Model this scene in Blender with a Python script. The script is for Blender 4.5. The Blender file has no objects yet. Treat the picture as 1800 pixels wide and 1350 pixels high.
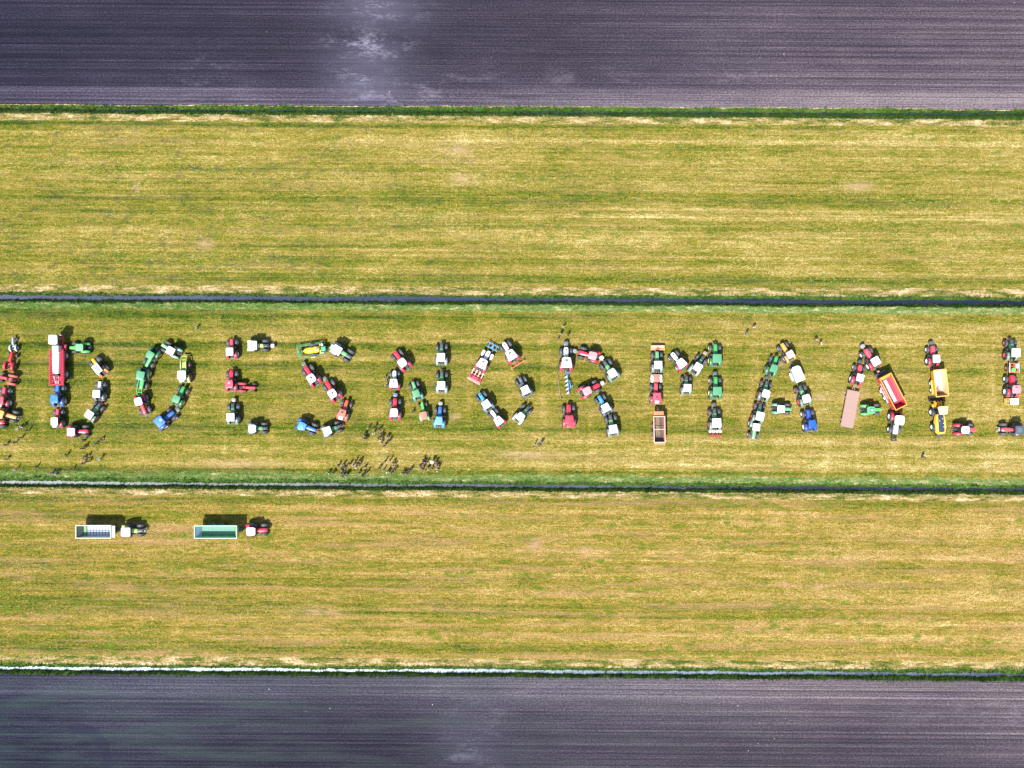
import bpy, math, random
import numpy as np
from mathutils import Vector
from mathutils import noise as mnoise
random.seed(7)
np.random.seed(7)
R = math.radians
scn = bpy.context.scene
col = scn.collection

# ------------------------------------------------------------ camera, sky, sun, exposure
CAM_H = 170.0          # flying height of the drone in metres
FPX = 1530.0           # focal length in photograph pixels (1800 wide)
cam_data = bpy.data.cameras.new('camera')
cam_data.sensor_width = 36.0
cam_data.lens = 36.0 * FPX / 1800.0
cam_data.clip_start = 1.0
cam_data.clip_end = 9000.0
cam = bpy.data.objects.new('camera', cam_data)
col.objects.link(cam)
cam.location = (0, 0, CAM_H)
scn.camera = cam

SUN_EL, SH_AZ = 57.0, 30.0           # elevation; shadows fall 30 degrees right of picture-up
world = bpy.data.worlds.new('World')
scn.world = world
world.use_nodes = True
wn = world.node_tree
wn.nodes.clear()
sky = wn.nodes.new('ShaderNodeTexSky')
sky.sky_type = 'NISHITA'
sky.sun_disc = False
sky.sun_elevation = R(SUN_EL)
sky.sun_rotation = R(180 + SH_AZ)
bg = wn.nodes.new('ShaderNodeBackground')
bg.inputs['Strength'].default_value = 0.12
wo = wn.nodes.new('ShaderNodeOutputWorld')
wn.links.new(sky.outputs[0], bg.inputs[0])
wn.links.new(bg.outputs[0], wo.inputs[0])
sd = bpy.data.lights.new('sun', 'SUN')
sd.energy = 4.6
sd.angle = R(0.53)
sd.color = (1.0, 0.955, 0.89)
sun = bpy.data.objects.new('sun', sd)
col.objects.link(sun)
ce = math.cos(R(SUN_EL))
sun.rotation_euler = Vector((math.sin(R(SH_AZ)) * ce, math.cos(R(SH_AZ)) * ce, -math.sin(R(SUN_EL)))).to_track_quat('-Z', 'Y').to_euler()
sun.location = (-60, -100, 160)
vs = scn.view_settings
vs.view_transform = 'Standard'
vs.look = 'None'
vs.gamma = 1.0
vs.use_curve_mapping = False
vs.exposure = 0.84
scn.cycles.max_bounces = 5
scn.cycles.diffuse_bounces = 2
scn.cycles.glossy_bounces = 2

# ------------------------------------------------------------ placing: photograph pixel -> point at height z
def W(px, py, z=0.0):
    d = (CAM_H - z) / FPX
    return ((px - 900.0) * d, (675.0 - py) * d)

# ------------------------------------------------------------ materials
class NT:
    def __init__(s, name):
        s.m = bpy.data.materials.new(name)
        s.m.use_nodes = True
        s.t = s.m.node_tree
        s.t.nodes.clear()
        s.out = s.t.nodes.new('ShaderNodeOutputMaterial')
        s.b = s.t.nodes.new('ShaderNodeBsdfPrincipled')
        s.t.links.new(s.b.outputs[0], s.out.inputs[0])
    def n(s, typ, **kw):
        nd = s.t.nodes.new(typ)
        for k, v in kw.items():
            setattr(nd, k, v)
        return nd
    def put(s, v, sock):
        if hasattr(v, 'is_output') or isinstance(v, bpy.types.NodeSocket):
            s.t.links.new(v, sock)
        elif v is not None:
            sock.default_value = v
    def math(s, op, a, b=None, c=None, clamp=False):
        nd = s.n('ShaderNodeMath', operation=op, use_clamp=clamp)
        s.put(a, nd.inputs[0])
        s.put(b, nd.inputs[1])
        s.put(c, nd.inputs[2])
        return nd.outputs[0]
    def noise(s, vec, scale, detail=2.0, rough=0.5, dist=0.0):
        nd = s.n('ShaderNodeTexNoise')
        s.put(vec, nd.inputs['Vector'])
        nd.inputs['Scale'].default_value = scale
        nd.inputs['Detail'].default_value = detail
        nd.inputs['Roughness'].default_value = rough
        nd.inputs['Distortion'].default_value = dist
        return nd.outputs['Fac']
    def ramp(s, fac, stops, interp='LINEAR'):
        nd = s.n('ShaderNodeValToRGB')
        s.put(fac, nd.inputs[0])
        cr = nd.color_ramp
        cr.interpolation = interp
        while len(cr.elements) < len(stops):
            cr.elements.new(0.5)
        for e, (p, c) in zip(cr.elements, stops):
            e.position = p
            e.color = (c, c, c, 1) if isinstance(c, (int, float)) else (*c, 1)
        return nd.outputs[0]
    def mix(s, f, a, b, typ='MIX'):
        nd = s.n('ShaderNodeMix', data_type='RGBA', blend_type=typ)
        s.put(f, nd.inputs[0])
        for v, k in ((a, 6), (b, 7)):
            if isinstance(v, tuple):
                v = (*v, 1) if len(v) == 3 else v
            s.put(v, nd.inputs[k])
        return nd.outputs[2]
    def maprange(s, v, a, b, c, d):
        nd = s.n('ShaderNodeMapRange')
        s.put(v, nd.inputs[0])
        for i, x in enumerate((a, b, c, d)):
            nd.inputs[i + 1].default_value = x
        return nd.outputs[0]

_paint = {}
def paint(colr, rough=0.38, dirt=0.3, metal=0.0, coat=0.3, name='paint'):
    if isinstance(colr, bpy.types.Material):
        return colr
    key = (colr, rough, dirt, metal, coat)
    if key in _paint:
        return _paint[key]
    a = NT(name)
    tc = a.n('ShaderNodeTexCoord').outputs['Object']
    n1 = a.noise(tc, 2.2, 5, 0.65)
    n2 = a.noise(tc, 9.0, 3, 0.6)
    f = a.math('MULTIPLY', a.maprange(a.math('ADD', n1, a.math('MULTIPLY', n2, 0.4)), 0.55, 1.0, 0.0, 1.0), dirt * 2.0, clamp=True)
    dust = tuple(0.45 * c + 0.55 * d for c, d in zip(colr, (0.2, 0.17, 0.13)))
    c = a.mix(f, colr, dust)
    a.put(c, a.b.inputs['Base Color'])
    a.put(a.maprange(n1, 0.3, 0.75, rough * 0.8, min(1, rough * 1.5)), a.b.inputs['Roughness'])
    a.b.inputs['Metallic'].default_value = metal
    a.b.inputs['Coat Weight'].default_value = coat
    a.b.inputs['Coat Roughness'].default_value = 0.25
    _paint[key] = a.m
    return a.m

RUBBER = paint((0.030, 0.032, 0.038), 0.5, 0.25, 0, 0, 'tyre_rubber')
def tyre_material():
    a = NT('dusty_highlit_tyre')
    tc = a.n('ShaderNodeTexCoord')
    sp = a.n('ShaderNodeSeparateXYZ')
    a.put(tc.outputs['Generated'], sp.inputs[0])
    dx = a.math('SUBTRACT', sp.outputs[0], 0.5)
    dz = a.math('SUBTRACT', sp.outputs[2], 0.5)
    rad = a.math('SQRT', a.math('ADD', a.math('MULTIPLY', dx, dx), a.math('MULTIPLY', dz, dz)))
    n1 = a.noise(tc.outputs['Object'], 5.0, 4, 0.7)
    tread = a.math('MULTIPLY', a.maprange(rad, 0.468, 0.48, 0, 1), a.maprange(n1, 0.3, 0.7, 0.55, 1.0))  # tread band in bluish grey: dust with the tyre-top highlight painted in
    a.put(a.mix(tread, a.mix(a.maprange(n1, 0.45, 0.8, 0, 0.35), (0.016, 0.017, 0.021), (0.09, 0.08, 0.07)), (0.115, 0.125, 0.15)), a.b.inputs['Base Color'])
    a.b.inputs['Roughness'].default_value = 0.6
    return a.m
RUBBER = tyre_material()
DARK = paint((0.022, 0.024, 0.028), 0.5, 0.3, 0, 0.1, 'dark_metal')
STEEL = paint((0.32, 0.33, 0.34), 0.35, 0.3, 0.7, 0, 'steel')
GLASS = paint((0.012, 0.018, 0.026), 0.06, 0.05, 0, 0.8, 'tinted_glass')
GREYM = paint((0.17, 0.19, 0.22), 0.5, 0.25, 0, 0.1, 'grey_metal')
WHITE = (0.84, 0.84, 0.84)
OFFW = (0.6, 0.61, 0.6)
RED = (0.66, 0.02, 0.055)
PINKR = (0.76, 0.07, 0.11)
ORED = (0.74, 0.10, 0.05)
GRN = (0.018, 0.20, 0.05)
GRNL = (0.085, 0.29, 0.14)
BGRN = (0.035, 0.38, 0.08)
BRGRN = (0.10, 0.60, 0.11)
FGRN = (0.13, 0.40, 0.17)
FPALE = (0.17, 0.27, 0.19)
FDARK = (0.02, 0.075, 0.05)
LIME = (0.44, 0.60, 0.12)
BLUE = (0.012, 0.10, 0.40)
MBLUE = (0.02, 0.12, 0.45)
LBLUE = (0.035, 0.18, 0.55)
NAVY = (0.02, 0.05, 0.12)
ORANGE = (0.80, 0.27, 0.03)
YEL = (0.85, 0.42, 0.02)
CREAM = (0.85, 0.62, 0.28)
YRIM = (0.80, 0.55, 0.04)

# ------------------------------------------------------------ mesh builder
class MB:
    def __init__(s):
        s.v, s.f = [], []
    def add(s, vs_, fs):
        o = len(s.v)
        s.v += [tuple(p) for p in vs_]
        s.f += [tuple(i + o for i in f) for f in fs]
        return s
    def box(s, x0, x1, y0, y1, z0, z1, ix=0.0, iy=0.0):
        return s.add([(x0, y0, z0), (x1, y0, z0), (x1, y1, z0), (x0, y1, z0),
                      (x0 + ix, y0 + iy, z1), (x1 - ix, y0 + iy, z1), (x1 - ix, y1 - iy, z1), (x0 + ix, y1 - iy, z1)],
                     [(3, 2, 1, 0), (4, 5, 6, 7), (0, 1, 5, 4), (1, 2, 6, 5), (2, 3, 7, 6), (3, 0, 4, 7)])
    def loft(s, rings, cap=True):
        n = len(rings[0])
        vs_, fs = [p for r in rings for p in r], []
        for k in range(len(rings) - 1):
            for i in range(n):
                j = (i + 1) % n
                fs.append((k * n + i, k * n + j, (k + 1) * n + j, (k + 1) * n + i))
        if cap:
            fs.append(tuple(reversed(range(n))))
            fs.append(tuple(range((len(rings) - 1) * n, len(rings) * n)))
        return s.add(vs_, fs)
    def rbox(s, x0, x1, y0, y1, z0, z1, r=0.1, bev=0.04, fr=1.0, rr=1.0, k=3):
        """rounded rectangle in plan; fr, rr scale the width at the front and the rear"""
        pts = []
        for cx, cy, a0 in ((x1 - r, y1 - r, 0), (x0 + r, y1 - r, 90), (x0 + r, y0 + r, 180), (x1 - r, y0 + r, 270)):
            for i in range(k + 1):
                a = R(a0 + 90.0 * i / k)
                pts.append((cx + r * math.cos(a), cy + r * math.sin(a)))
        ym, xm = (y0 + y1) / 2, (x0 + x1) / 2
        def ring(z, ins):
            o = []
            for x, y in pts:
                t = (x - x0) / (x1 - x0)
                w = rr + (fr - rr) * t
                x2 = xm + (x - xm) * (1 - 2 * ins / (x1 - x0))
                y2 = ym + (y - ym) * w * (1 - 2 * ins / (y1 - y0))
                o.append((x2, y2, z))
            return o
        return s.loft([ring(z0, bev), ring(z0 + bev, 0), ring(z1 - bev, 0), ring(z1 - bev * 0.3, bev * 0.6), ring(z1, bev * 2)])
    def cyl(s, p0, p1, r0, r1=None, n=10):
        r1 = r0 if r1 is None else r1
        p0, p1 = Vector(p0), Vector(p1)
        q = (p1 - p0).to_track_quat('Z', 'Y')
        rings = []
        for p, r in ((p0, r0), (p1, r1)):
            rings.append([tuple(p + q @ Vector((r * math.cos(2 * math.pi * i / n), r * math.sin(2 * math.pi * i / n), 0))) for i in range(n)])
        return s.loft(rings)
    def tube(s, path, r, n=6):
        for a, b in zip(path[:-1], path[1:]):
            s.cyl(a, b, r, r, n)
        return s
    def lathe(s, prof, n=20, c=(0, 0, 0), cap=False):
        """profile (radius, y) turned about the Y axis through c"""
        rings = []
        for r, y in prof:
            rings.append([(c[0] + r * math.cos(2 * math.pi * i / n), c[1] + y, c[2] + r * math.sin(2 * math.pi * i / n)) for i in range(n)])
        return s.loft(rings, cap)
    def beam(s, p0, p1, w, h):
        """square section bar"""
        p0, p1 = Vector(p0), Vector(p1)
        q = (p1 - p0).to_track_quat('X', 'Z')
        vs_ = []
        for p in (p0, p1):
            for a, b in ((-1, -1), (1, -1), (1, 1), (-1, 1)):
                vs_.append(tuple(p + q @ Vector((0, a * w / 2, b * h / 2))))
        return s.add(vs_, [(3, 2, 1, 0), (4, 5, 6, 7), (0, 1, 5, 4), (1, 2, 6, 5), (2, 3, 7, 6), (3, 0, 4, 7)])
    def mesh(s, name, angle=35):
        me = bpy.data.meshes.new(name)
        me.from_pydata(s.v, [], s.f)
        me.update()
        for p in me.polygons:
            p.use_smooth = True
        me.set_sharp_from_angle(angle=R(angle))
        me.materials.append(None)
        return me

_cache = {}
def cached(key, fn):
    if key not in _cache:
        _cache[key] = fn().mesh(str(key[0]) if isinstance(key, tuple) else key)
    return _cache[key]

def put(name, me, mat, parent=None, loc=(0, 0, 0), rot=(0, 0, 0), sc=1.0):
    o = bpy.data.objects.new(name, me)
    col.objects.link(o)
    o.parent = parent
    o.location = loc
    o.rotation_euler = rot
    o.scale = (sc, sc, sc) if isinstance(sc, (int, float)) else sc
    if mat is not None:
        o.material_slots[0].link = 'OBJECT'
        o.material_slots[0].material = mat
    return o

def part(name, key, fn, mat, parent, **kw):
    return put(name, cached(key, fn), mat, parent, **kw)

def tag(o, label, cat, group=None):
    o['label'] = label
    o['category'] = cat
    if group:
        o['group'] = group
    return o

def root(name, px, py, heading, ax, az, s, label, cat, group=None):
    """an Empty whose local point (ax, 0, az)*s shows at the pixel (px, py); heading is a compass angle, 0 = picture up"""
    x, y = W(px, py, az * s)
    h = R(heading)
    o = bpy.data.objects.new(name, None)
    col.objects.link(o)
    o.location = (x - math.sin(h) * ax * s, y - math.cos(h) * ax * s, 0)
    o.rotation_euler = (0, 0, R(90) - h)
    o.scale = (s, s, s)
    o.empty_display_size = 0.5
    return tag(o, label, cat, group)

# ------------------------------------------------------------ the ground: furrowed soil, three meadows, four ditches
def wob(X, seed, amp):
    return amp * (mnoise.noise(Vector((X * 0.06, seed * 7.3, 0))) + 0.7 * mnoise.noise(Vector((X * 0.35, seed * 3.1, 5))) + 0.8 * mnoise.noise(Vector((X * 1.3, seed * 5.1, 9))))

def line(y0, y1, seed=0, amp=0.0, z=0.0):
    """a line across the land: photograph rows y0 (left edge) and y1 (right edge), at height z -> Y(X)"""
    d = (CAM_H - z) / FPX
    def f(X):
        xs = max(-1500.0, min(1500.0, X)) / d
        t = (xs + 900.0) / 1800.0
        return (675.0 - (y0 + (y1 - y0) * t)) * d + wob(X, seed, amp)
    return f

XS = [-2600, -1500, -700, -350, -200, -140] + [x * 0.6 for x in range(-196, 197)] + [140, 200, 350, 700, 1500, 2600]

def strip(name, rows, mat):
    """rows: list of (line, z) from the top of the picture down"""
    V, F = [], []
    n = len(XS)
    for f, z in rows:
        for X in XS:
            V.append((X, f(X), z))
    for k in range(len(rows) - 1):
        for i in range(n - 1):
            a = k * n + i
            F.append((a, a + n, a + n + 1, a + 1))
    me = bpy.data.meshes.new(name)
    me.from_pydata(V, [], F)
    me.update()
    me.materials.append(mat)
    for p in me.polygons:
        p.use_smooth = True
    o = bpy.data.objects.new(name, me)
    col.objects.link(o)
    o['kind'] = 'structure'
    return o

def ground_coords(a):
    """r = photograph row of a ground point taken along the lie of the land, x = metres across"""
    g = a.n('ShaderNodeNewGeometry').outputs['Position']
    sp = a.n('ShaderNodeSeparateXYZ')
    a.put(g, sp.inputs[0])
    X, Y = sp.outputs[0], sp.outputs[1]
    r = a.math('SUBTRACT', a.math('MULTIPLY_ADD', Y, -9.0, 675.0), a.math('MULTIPLY', X, 0.062))
    v = a.math('MULTIPLY', r, 0.1111)
    cv = a.n('ShaderNodeCombineXYZ')
    a.put(X, cv.inputs[0])
    a.put(v, cv.inputs[1])
    return g, X, Y, r, cv.outputs[0]

def stretched(a, vec, sx, sy, off=0.0):
    m = a.n('ShaderNodeVectorMath', operation='MULTIPLY_ADD')
    a.put(vec, m.inputs[0])
    m.inputs[1].default_value = (sx, sy, 1)
    m.inputs[2].default_value = (off, off * 1.7, 0)
    return m.outputs[0]

def grass_material(name, r0, r1, bands, base=0.5, streak=0.5, patchy=0.35, rightbright=0.06, green=0.3, frayed=0.3, veins=0.0, bare=0.3, tracks=0.0, arcs=(), spots=(), warm=(1.0, 1.0, 1.0)):
    """bands: (row, dryness offset) pairs: wheel tracks, swaths and rank edges that are really there in the meadow"""
    a = NT(name)
    g, X, Y, r, v = ground_coords(a)
    wn_ = a.math('MULTIPLY', a.math('SUBTRACT', a.noise(stretched(a, v, 0.012, 0.2, 3.0), 1.0, 2), 0.5), 7.0)
    wn2 = a.math('MULTIPLY', a.math('SUBTRACT', a.noise(stretched(a, v, 0.9, 0.9, 3.0), 1.0, 2), 0.5), 9.0)
    rr = a.math('ADD', a.math('ADD', r, wn_), wn2)
    bf = a.maprange(rr, r0, r1, 0, 1)
    stops = [((p - r0) / (r1 - r0), 0.5 + q) for p, q in bands]
    bandv = a.math('SUBTRACT', a.ramp(bf, stops, 'EASE'), 0.5)
    def nz(sx, sy, off, det=3, ro=0.6):
        return a.math('SUBTRACT', a.noise(stretched(a, v, sx, sy, off), 1.0, det, ro), 0.5)
    l0 = nz(0.006, 0.42, 1.0)
    l1 = nz(0.008, 1.3, 5.0)
    l2 = nz(0.012, 3.6, 9.0)
    l3 = nz(0.02, 9.0, 15.0, 2)
    s3 = nz(0.16, 0.9, 4.0, 4)
    s4 = nz(0.45, 1.7, 14.0, 4, 0.65)
    p1 = nz(0.06, 0.10, 21.0, 4)
    g1 = nz(1.6, 2.3, 2.0, 4, 0.7)
    g2 = nz(4.2, 4.8, 6.0, 3, 0.75)
    t = a.math('ADD', bandv, base)
    for val, k in ((l0, streak * 0.75), (l1, streak * 0.85), (l2, streak * 0.7), (l3, streak * 0.5), (s3, 0.55), (s4, 0.55), (p1, patchy), (g1, 0.85), (g2, 1.45)):
        t = a.math('MULTIPLY_ADD', val, k, t)
    t = a.math('MULTIPLY_ADD', X, rightbright * 0.01, t)  # brightness rising to the right, painted in as drier grass tones
    if tracks:
        tv = a.noise(stretched(a, v, 0.22, 0.035, 91.0), 1.0, 3, 0.6)
        t = a.math('MULTIPLY_ADD', a.maprange(tv, 0.54, 0.68, 0, 1), tracks, t)
    c = a.ramp(t, [(0.0, (0.010, 0.030, 0.002)), (0.20, (0.034, 0.068, 0.004)), (0.36, (0.088, 0.118, 0.008)), (0.50, (0.190, 0.160, 0.014)),
                   (0.64, (0.285, 0.208, 0.046)), (0.80, (0.40, 0.31, 0.105)), (1.0, (0.62, 0.52, 0.25))])
    for (ax_, ay_, ar_, dx_, dy_) in arcs:
        ex = a.math('SUBTRACT', X, (ax_ - 900) / 9.0)
        ey = a.math('SUBTRACT', Y, (675 - ay_) / 9.0)
        rad = a.math('SQRT', a.math('ADD', a.math('MULTIPLY', ex, ex), a.math('MULTIPLY', ey, ey)))
        dd = a.math('ABSOLUTE', a.math('SUBTRACT', a.math('ABSOLUTE', a.math('SUBTRACT', rad, ar_ / 9.0)), 0.95))
        on = a.maprange(dd, 0.25, 0.6, 1.0, 0.0)
        side = a.maprange(a.math('ADD', a.math('MULTIPLY', ex, dx_), a.math('MULTIPLY', ey, dy_)), ar_ / 9.0 * 0.3, ar_ / 9.0 * 0.75, 0.0, 1.0)
        t = a.math('MULTIPLY_ADD', a.math('MULTIPLY', a.math('MULTIPLY', on, side), a.maprange(s4, -0.12, 0.1, 0.2, 1.0)), 0.13, t)
    # browner, barer streaks
    mot = a.noise(stretched(a, v, 0.035, 0.7, 44.0), 1.0, 6, 0.72)
    c = a.mix(a.maprange(mot, 0.48, 0.70, 0.0, bare), c, a.mix(a.math('MULTIPLY_ADD', g2, 2.5, 0.5, clamp=True), (0.21, 0.12, 0.045), (0.42, 0.28, 0.14)))
    # rank green clumps
    lo = a.noise(stretched(a, v, 0.03, 0.12, 33.0), 1.0, 3, 0.5)
    cl = a.noise(stretched(a, v, 0.30, 0.7, 37.0), 1.0, 5, 0.7)
    gm = a.math('MULTIPLY', a.maprange(cl, 0.52, 0.62, 0, 1), a.maprange(lo, 0.44, 0.58, 0.18, 1.0))
    c = a.mix(a.math('MULTIPLY', gm, green), c, a.mix(a.math('MULTIPLY_ADD', g2, 2.5, 0.5, clamp=True), (0.045, 0.095, 0.003), (0.14, 0.19, 0.014)))
    # frayed bleached tufts
    fl = a.noise(stretched(a, v, 0.035, 0.16, 53.0), 1.0, 3, 0.6)
    ft = a.noise(stretched(a, v, 1.5, 2.6, 57.0), 1.0, 3, 0.75)
    fm = a.math('MULTIPLY', a.maprange(ft, 0.56, 0.66, 0, 1), a.maprange(fl, 0.46, 0.6, 0.15, 1.0))
    c = a.mix(a.math('MULTIPLY', fm, frayed), c, (0.56, 0.50, 0.24))
    for (qx, qy, wx, wy) in spots:
        dx = a.math('MULTIPLY', a.math('SUBTRACT', X, (qx - 900) / 9.0), 9.0 / wx)
        dy = a.math('MULTIPLY', a.math('SUBTRACT', Y, (675 - qy) / 9.0), 9.0 / wy)
        e = a.math('EXPONENT', a.math('MULTIPLY', a.math('ADD', a.math('MULTIPLY', dx, dx), a.math('MULTIPLY', dy, dy)), -1.0))
        c = a.mix(a.math('MULTIPLY', e, a.maprange(s4, -0.15, 0.1, 0.25, 0.8)), c, (0.40, 0.27, 0.15))
    if veins:
        wv = a.n('ShaderNodeVectorMath', operation='ADD')
        nn = a.n('ShaderNodeTexNoise')
        a.put(stretched(a, v, 0.15, 0.3), nn.inputs['Vector'])
        nn.inputs['Scale'].default_value = 1.0
        nn.inputs['Detail'].default_value = 4
        a.put(nn.outputs['Color'], wv.inputs[0])
        a.put(stretched(a, v, 0.075, 0.13, 3.3), wv.inputs[1])
        vo = a.n('ShaderNodeTexVoronoi', feature='DISTANCE_TO_EDGE')
        a.put(wv.outputs[0], vo.inputs['Vector'])
        vo.inputs['Scale'].default_value = 1.0
        vm = a.maprange(vo.outputs['Distance'], 0.0, 0.07, 1.0, 0.0)
        vn = a.maprange(a.noise(stretched(a, v, 0.5, 0.8, 63.0), 1.0, 4, 0.75), 0.47, 0.64, 0.0, 1.0)
        vx = a.maprange(X, -100, 70, veins, 0.08)
        c = a.mix(a.math('MULTIPLY', a.math('MULTIPLY', vm, vn), vx), c, (0.050, 0.062, 0.035))
    c = a.mix(1.0, c, warm, 'MULTIPLY')
    a.put(c, a.b.inputs['Base Color'])
    a.b.inputs['Roughness'].default_value = 0.9
    a.b.inputs['Specular IOR Level'].default_value = 0.12
    bp = a.n('ShaderNodeBump')
    bp.inputs['Strength'].default_value = 0.9
    bp.inputs['Distance'].default_value = 0.26
    a.put(a.math('ADD', g1, a.math('MULTIPLY', g2, 0.8)), bp.inputs['Height'])
    a.put(bp.outputs[0], a.b.inputs['Normal'])
    return a.m

def soil_material(name, r0, r1, bands, lower=False):
    a = NT(name)
    g, X, Y, r, v = ground_coords(a)
    bf = a.maprange(r, r0, r1, 0, 1)
    bandv = a.math('SUBTRACT', a.ramp(bf, [((p - r0) / (r1 - r0), 0.5 + q) for p, q in bands]), 0.5)
    s1 = a.math('SUBTRACT', a.noise(stretched(a, v, 0.003, 1.5, 1.0), 1.0, 4, 0.7), 0.5)
    s2 = a.math('SUBTRACT', a.noise(stretched(a, v, 0.006, 4.5, 8.0), 1.0, 3, 0.7), 0.5)
    s3 = a.math('SUBTRACT', a.noise(stretched(a, v, 0.12, 0.6, 5.0), 1.0, 4, 0.6), 0.5)
    p1 = a.math('SUBTRACT', a.noise(stretched(a, v, 0.018, 0.035, 13.0), 1.0, 3, 0.5), 0.5)
    g1 = a.math('SUBTRACT', a.noise(stretched(a, v, 2.6, 3.4, 2.0), 1.0, 4, 0.75), 0.5)
    t = a.math('ADD', bandv, 0.46)
    for val, k in ((s1, 0.75 if lower else 0.42), (s2, 1.0), (s3, 0.22), (p1, 0.5), (g1, 1.15)):
        t = a.math('MULTIPLY_ADD', val, k, t)
    t = a.math('MULTIPLY_ADD', X, 0.0013, t)
    c = a.ramp(t, [(0.0, (0.006, 0.006, 0.012)), (0.3, (0.023, 0.021, 0.030)), (0.5, (0.048, 0.041, 0.055)), (0.7, (0.100, 0.088, 0.102)), (1.0, (0.24, 0.22, 0.225))])
    if lower:
        gm = a.noise(stretched(a, v, 0.05, 0.35, 17.0), 1.0, 4, 0.6)
        gl = a.maprange(X, -100, 60, 0.55, 0.12)
        c = a.mix(a.math('MULTIPLY', a.maprange(gm, 0.42, 0.7, 0, 1), gl), c, (0.055, 0.078, 0.060))
        # worn turning track: a curved double wheel mark
        ex = a.math('MULTIPLY', a.math('ADD', X, 84.6), 0.18)
        ey = a.math('MULTIPLY', a.math('ADD', Y, 74.0), 0.15)
        rad = a.math('SQRT', a.math('ADD', a.math('MULTIPLY', ex, ex), a.math('MULTIPLY', ey, ey)))
        ring = a.math('LESS_THAN', a.math('ABSOLUTE', a.math('SUBTRACT', rad, 1.0)), 0.17)
        side = a.math('MULTIPLY', a.math('GREATER_THAN', a.math('ADD', ex, a.math('MULTIPLY', ey, 0.6)), 0.25), 1.0)
        tr = a.math('MULTIPLY', a.math('MULTIPLY', ring, side), a.maprange(g1, -0.2, 0.1, 0.05, 0.42))
        c = a.mix(tr, c, (0.017, 0.017, 0.034))
        clumps = a.noise(stretched(a, v, 0.5, 2.0, 51.0), 1.0, 3, 0.6)
        lanes = a.noise(stretched(a, v, 0.05, 1.1, 61.0), 1.0, 3, 0.6)
        c = a.mix(a.math('MULTIPLY', a.maprange(clumps, 0.56, 0.68, 0, 1), a.maprange(lanes, 0.52, 0.64, 0, 0.7)), c, (0.022, 0.020, 0.034))
    # dry ashy patches on the crests, around two places where the soil is lighter
    def bump_at(cx, cy, wx, wy):
        dx = a.math('MULTIPLY', a.math('SUBTRACT', X, cx), 1.0 / wx)
        dy = a.math('MULTIPLY', a.math('SUBTRACT', Y, cy), 1.0 / wy)
        d2 = a.math('ADD', a.math('MULTIPLY', dx, dx), a.math('MULTIPLY', dy, dy))
        return a.math('EXPONENT', a.math('MULTIPLY', d2, -1.0))
    if lower:
        w = bump_at(-8, -70, 7, 7)
        w2 = bump_at(95, -64, 16, 4)
    else:
        w = a.math('MAXIMUM', a.math('MAXIMUM', bump_at(-29, 59, 5.5, 3.6), bump_at(-28, 66, 7, 2.6)), bump_at(-26, 73.5, 7, 2.5))
        w = a.math('MAXIMUM', w, a.math('MULTIPLY', bump_at(-24, 56.5, 9, 2), 0.8))
        w2 = a.math('MAXIMUM', a.math('MAXIMUM', bump_at(-12, 58.5, 9, 4), bump_at(15, 59, 16, 3)), a.math('MAXIMUM', bump_at(-60, 60, 6, 6), bump_at(45, 60, 7, 2)))
    pn = a.math('ADD', a.math('MULTIPLY', a.noise(stretched(a, v, 0.16, 0.45, 71.0), 1.0, 3, 0.6), 0.55), a.math('MULTIPLY', a.noise(stretched(a, v, 0.9, 2.6, 75.0), 1.0, 4, 0.8), 0.5))
    pf = a.math('MULTIPLY', a.maprange(pn, 0.535, 0.68, 0.0, 1.0), a.math('ADD', a.math('MULTIPLY', w, 0.68 if not lower else 0.18), a.math('MULTIPLY', w2, 0.14)), clamp=True)
    c = a.mix(pf, c, (0.46, 0.44, 0.50))
    # broad lighter haze of dry soil around the patches
    # wheelings and drill misses: thin darker lines at uneven spacing
    for off, sy_, wd, am in ((101.0, 0.75, 0.007, 0.55), (111.0, 1.9, 0.010, 0.4)):
        ln = a.math('ABSOLUTE', a.math('SUBTRACT', a.noise(stretched(a, v, 0.0012, sy_, off), 1.0, 1, 0.5), 0.5))
        lm = a.math('MULTIPLY', a.maprange(ln, 0.0, wd, am, 0.0), a.maprange(a.noise(stretched(a, v, 0.06, 1.0, off + 3), 1.0, 4, 0.7), 0.4, 0.6, 0.25, 1.0))
        c = a.mix(lm, c, (0.016, 0.015, 0.024))
    hz = bump_at(-8, -70, 7, 7) if lower else a.math('MAXIMUM', bump_at(-28, 60, 8, 8), bump_at(-26, 76, 9, 8))
    hn = a.maprange(a.noise(stretched(a, v, 0.05, 0.25, 88.0), 1.0, 3, 0.6), 0.35, 0.65, 0.5, 1.0)
    c = a.mix(a.math('MULTIPLY', a.math('MULTIPLY', hz, hn), 0.2 if lower else 0.55), c, (0.135, 0.135, 0.175))
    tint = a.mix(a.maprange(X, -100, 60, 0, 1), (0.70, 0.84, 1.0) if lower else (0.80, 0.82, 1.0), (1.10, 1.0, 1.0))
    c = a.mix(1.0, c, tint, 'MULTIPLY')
    vo = a.n('ShaderNodeTexVoronoi')
    a.put(stretched(a, v, 0.45, 0.6), vo.inputs['Vector'])
    vo.inputs['Scale'].default_value = 1.0
    sp = a.math('MULTIPLY', a.math('LESS_THAN', vo.outputs['Distance'], 0.05), a.math('GREATER_THAN', a.noise(stretched(a, v, 0.05, 0.1, 81.0), 1.0, 3, 0.7), 0.6))
    c = a.mix(a.math('MULTIPLY', sp, 0.8), c, (0.5, 0.48, 0.47))
    a.put(c, a.b.inputs['Base Color'])
    a.b.inputs['Roughness'].default_value = 0.95
    a.b.inputs['Specular IOR Level'].default_value = 0.1
    bp = a.n('ShaderNodeBump')
    bp.inputs['Strength'].default_value = 0.8
    bp.inputs['Distance'].default_value = 0.12
    a.put(a.math('ADD', g1, a.math('MULTIPLY', s2, 1.2)), bp.inputs['Height'])
    a.put(bp.outputs[0], a.b.inputs['Normal'])
    return a.m

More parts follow.
